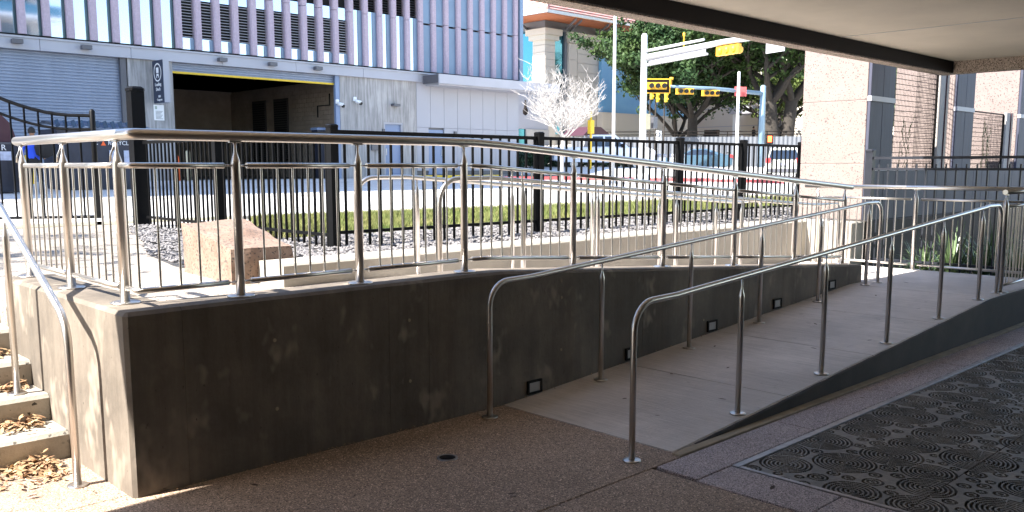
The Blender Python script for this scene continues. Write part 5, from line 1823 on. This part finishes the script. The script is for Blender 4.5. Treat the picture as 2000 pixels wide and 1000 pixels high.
MB().obox(T(-2.1, 0, 1.12), Vector(T(0.12, 0, 0)) - Vector(T(0, 0, 0)), Vector(T(0, 0.7, 0)) - Vector(T(0, 0, 0)), (0, 0, 0.02)).build('spoiler', M['bronze'], sed)
trk, T = car('pickup_truck', 'white pickup truck with an open bed behind the black fence', 'pickup truck', 38.6, 32.6, 1.5, math.atan2(30.98 - 33.87, 39.25 - 36.78) + 0.15, 'carwhite', 5.6, 1.95,
    [(2.75, .45), (2.78, 1.05), (2.5, 1.2), (1.2, 1.25), (-2.75, 1.25), (-2.8, .55), (-2.3, .42), (2.3, .40)],
    [(1.35, 1.2), (0.6, 1.92), (-0.75, 1.92), (-0.95, 1.2)], [1.75, -1.7], [[(1.05, 1.27), (0.55, 1.82), (0.02, 1.83), (0.0, 1.27)], [(-0.1, 1.27), (-0.08, 1.83), (-0.65, 1.83), (-0.8, 1.27)]])
MB().obox(T(2.79, 0, 0.85), Vector(T(0.03, 0, 0)) - Vector(T(0, 0, 0)), Vector(T(0, 0.6, 0)) - Vector(T(0, 0, 0)), (0, 0, 0.16)).build('grille', M['bronze'], trk)
for sgn in (-1, 1):
    MB().obox(T(2.72, sgn * 0.8, 0.95), Vector(T(0.06, 0, 0)) - Vector(T(0, 0, 0)), Vector(T(0, 0.16, 0)) - Vector(T(0, 0, 0)), (0, 0, 0.1)).build('headlight', M['paper'], trk)
    MB().obox(T(0.95, sgn * 1.08, 1.32), Vector(T(0.06, 0, 0)) - Vector(T(0, 0, 0)), Vector(T(0, 0.1, 0)) - Vector(T(0, 0, 0)), (0, 0, 0.1)).build('wing_mirror', M['bronze'], trk)
suv, T = car('parked_car', 'pale silver utility vehicle seen from behind near the stone pier', 'car', 47.2, 26.3, 1.02, R_(29), 'suv', 4.6, 1.85,
    [(2.3, .35), (2.32, .85), (1.3, 1.02), (-2.2, 1.08), (-2.3, .9), (-2.3, .4), (-2.0, .3), (2.0, .28)],
    [(1.2, 1.0), (0.4, 1.68), (-1.8, 1.7), (-2.25, 1.05)], [1.4, -1.4], [[(0.95, 1.08), (0.4, 1.58), (-0.5, 1.6), (-0.5, 1.08)], [(-0.6, 1.08), (-0.6, 1.6), (-1.6, 1.6), (-1.8, 1.08)]])
for sgn in (-1, 1):
    MB().obox(T(-2.3, sgn * 0.8, 1.0), Vector(T(0.05, 0, 0)) - Vector(T(0, 0, 0)), Vector(T(0, 0.12, 0)) - Vector(T(0, 0, 0)), (0, 0, 0.13)).build('tail_light', M['taillight'], suv)
MB().obox(T(-2.33, 0, 0.45), Vector(T(0.05, 0, 0)) - Vector(T(0, 0, 0)), Vector(T(0, 0.85, 0)) - Vector(T(0, 0, 0)), (0, 0, 0.1)).build('bumper', M['louver'], suv)
MB().obox(T(-2.34, 0, 0.8), Vector(T(0.02, 0, 0)) - Vector(T(0, 0, 0)), Vector(T(0, 0.2, 0)) - Vector(T(0, 0, 0)), (0, 0, 0.07)).build('number_plate', M['paper'], suv)
t = thing('traffic_barrels', 'two pale utility boxes beside the pickup', 'utility box', (41.95, 30.72, 1.2))
for q in range(2):
    c0_ = (41.6 + q * 0.75, 31.0 - q * 0.75)
    bx = MB().bbox(c0_[0] - .33, c0_[1] - .33, 1.1, c0_[0] + .33, c0_[1] + .33, 2.25, 0.05).build('box', M['white'], t)
    MB().bbox(c0_[0] - .36, c0_[1] - .36, 2.252, c0_[0] + .36, c0_[1] + .36, 2.4, 0.05).build('lid', M['metalpanel'], bx)
# tent-like maroon roof and grey dome behind truck
t = thing('market_canopy', 'low maroon and yellow canopy roof behind the pickup', 'canopy', (46, 42, 1.5))
MB().prism([(45.4, 3.75), (48.4, 3.75), (47.2, 4.35), (46.2, 4.35)], 'y', 40.0, 42.0).build('canopy_roof', M['maroon'], t)
for px_, py_ in ((45.6, 40.1), (48.2, 40.1), (45.6, 41.9), (48.2, 41.9)):
    MB().box(px_ - .04, py_ - .04, 1.2, px_ + .04, py_ + .04, 3.74).build('leg', M['galv'], t)

# ================================================================== PLANTS AND LEAVES
def strap_plant(x, y, z, n, L, seed, lab):
    t = thing('strap_leaf_plant', lab, 'plant', (x, y, z), 'spiky plants beyond the landing')
    r = random.Random(seed)
    mb = MB()
    for k in range(n):
        a = r.uniform(0, 6.28)
        out = r.uniform(.15, .85)
        l = L * r.uniform(.7, 1.1)
        w0 = r.uniform(.016, .028)
        px, py = math.cos(a), math.sin(a)
        sx, sy = -py * w0, px * w0
        vs = []
        for i in range(6):
            s = i / 5
            q = (x + px * l * out * s, y + py * l * out * s, z + l * (s * 1.0 - out * 0.75 * s * s))
            f = 1 - s * 0.95
            vs += [(q[0] - sx * f, q[1] - sy * f, q[2]), (q[0] + sx * f, q[1] + sy * f, q[2])]
        mb.add(vs, [(2 * i, 2 * i + 1, 2 * i + 3, 2 * i + 2) for i in range(5)])
    mb.build('leaves', M['yucca'], t)
    return t
for i, (x, y, L, lab) in enumerate(((13.0, 5.0, .75, 'spiky strap leaved plant left of the others behind the landing rail'), (13.0, 4.6, 1.0, 'tallest spiky strap leaved plant behind the landing rail'),
                                    (12.8, 4.15, .9, 'spiky strap leaved plant behind the end of the near handrail'), (13.5, 4.2, 1.1, 'spiky strap leaved plant at the right edge behind the railings'),
                                    (12.8, 3.7, .9, 'small spiky strap leaved plant at the right edge near the fence'))):
    strap_plant(x, y, 0.03, 110, L, i + 3, lab)
gc = MB()
r = random.Random(77)
for k in range(2600):
    x, y = r.uniform(11.8, 12.9), r.uniform(2.4, 5.3)
    z = 0.03 + r.uniform(0, .3) * (0.4 + 0.6 * abs(math.sin(x * 4 + y * 3)))
    a = r.uniform(0, 6.28)
    s = r.uniform(.015, .035)
    gc.add([(x - s * math.cos(a), y - s * math.sin(a), z), (x + s * math.sin(a), y - s * math.cos(a), z + s * .6), (x + s * math.cos(a), y + s * math.sin(a), z + s * .3)], [(0, 1, 2)])
o = gc.build('ground_cover', M['yucca'], None, kind='stuff')
o['label'] = 'low leafy ground cover in the bed beyond the landing'
o['category'] = 'plants'

def leaf_verts(x, y, z, s, a, curl, tilt, r):
    out = []
    ca, sa = math.cos(a), math.sin(a)
    ct, st_ = math.cos(tilt), math.sin(tilt)
    for i, (u, w_) in enumerate(((-1, 0), (-.45, .32), (.25, .36), (1, 0), (.25, -.36), (-.45, -.32))):
        lx, ly = u * s, w_ * s
        lz = curl * s * (u * u * .5 + abs(w_) * 1.4)
        lz += lx * st_
        lx *= ct
        out.append((x + lx * ca - ly * sa, y + lx * sa + ly * ca, z + lz))
    return out
def leaf_pile(label, n, fn, seed, size=(0.018, 0.036)):
    r = random.Random(seed)
    mb = MB()
    for k in range(n):
        x, y, z = fn(r)
        vs = leaf_verts(x, y, z, r.uniform(*size), r.uniform(0, 6.28), r.uniform(.1, .8), r.uniform(-.7, .7), r)
        mb.add(vs, [(0, 1, 5), (1, 2, 4, 5), (2, 3, 4)])
    o = mb.build('leaf_litter', M['dryleaf'], None, kind='stuff')
    o['label'] = label
    o['category'] = 'leaves'
def pile(cx, y0, wx, wy, z, h, side=1.6):
    def fn(r):
        x = cx - abs(r.gauss(0, wx))
        x = min(max(x, -1), 1.65)
        y = y0 - abs(r.gauss(0, wy))
        f = math.exp(-((x - cx) / wx) ** 2) * math.exp(-((y - y0) / wy) ** 2)
        return x, y, z + 0.008 + r.random() * h * f
    return fn
leaf_pile('heap of dry brown leaves on the floor at the foot of the steps', 330, pile(1.55, 5.44, 0.17, 0.15, 0.0, 0.07), 1)
leaf_pile('dry leaves gathered at the back of the first step', 130, pile(1.6, 5.77, 0.22, 0.07, 0.16, 0.06), 2)
leaf_pile('dry leaves gathered at the back of the second step', 90, pile(1.62, 6.095, 0.2, 0.06, 0.32, 0.05), 3)
leaf_pile('a few dry leaves at the back of the third step', 50, pile(1.62, 6.42, 0.15, 0.05, 0.48, 0.03), 4)
def litter(r):
    x = r.uniform(4.4, 11.5)
    return x, 4.515 - abs(r.gauss(0, .03)), rz_(x) + 0.012
leaf_pile('specks of litter along the joint between the ramp and the wall', 230, litter, 5, (0.004, 0.012))
def litter2(r):
    x = r.uniform(1.8, 4.3)
    return x, 4.515 - abs(r.gauss(0, .02)), 0.012
leaf_pile('specks of litter along the foot of the dark wall', 120, litter2, 6, (0.004, 0.012))
# single leaves
LM = []
for q in range(4):
    r = random.Random(q)
    LM.append(MB().add(leaf_verts(0, 0, 0, 1, 0, .35, 0.1, r), [(0, 1, 5), (1, 2, 4, 5), (2, 3, 4)]).mesh('dry_leaf', M['dryleafdark']))
LV = {}
singles = [(6.0, 3.75), (6.9, 3.5), (8.3, 3.9), (8.0, 4.2), (9.2, 4.0), (5.3, 3.35), (5.6, 4.0), (7.4, 3.25), (7.7, 3.9), (9.6, 3.6), (8.8, 3.4), (10.6, 4.6), (10.2, 4.1), (4.9, 3.9),
           (4.75, 3.5), (6.5, 4.2), (2.2, 4.25), (2.5, 3.75), (3.1, 3.2), (2.0, 3.4), (3.6, 3.4), (1.55, 4.75), (1.3, 4.9), (1.2, 4.65), (5.0, 2.8), (6.3, 2.8), (4.15, 2.3), (7.2, 2.85)]
for i, (x, y) in enumerate(singles):
    z = (rz_(x) if (y > 3.03 and x > 4.3) else 0.004) + 0.006
    where = 'ramp' if (y > 3.03 and x > 4.3) else ('granite border' if y < 2.95 and x > 3.97 else 'aggregate floor')
    o = place(LM[i % 4], 'dry_leaf', (x, y, z), None, rz=i * 1.7, scale=[random.uniform(.016, .034)] * 3)
    tag(o, '', 'leaf', 'single dry leaves on the ' + where)
    LV.setdefault(where, []).append((x, o))
ORD = 'first second third fourth fifth sixth seventh eighth ninth tenth eleventh twelfth thirteenth fourteenth fifteenth sixteenth seventeenth eighteenth'.split()
for where, L_ in LV.items():
    for k, (x, o) in enumerate(sorted(L_, key=lambda q: q[0])):
        o['label'] = 'small curled dry leaf lying on the %s, %s one counting from left to right' % (where, ORD[k])
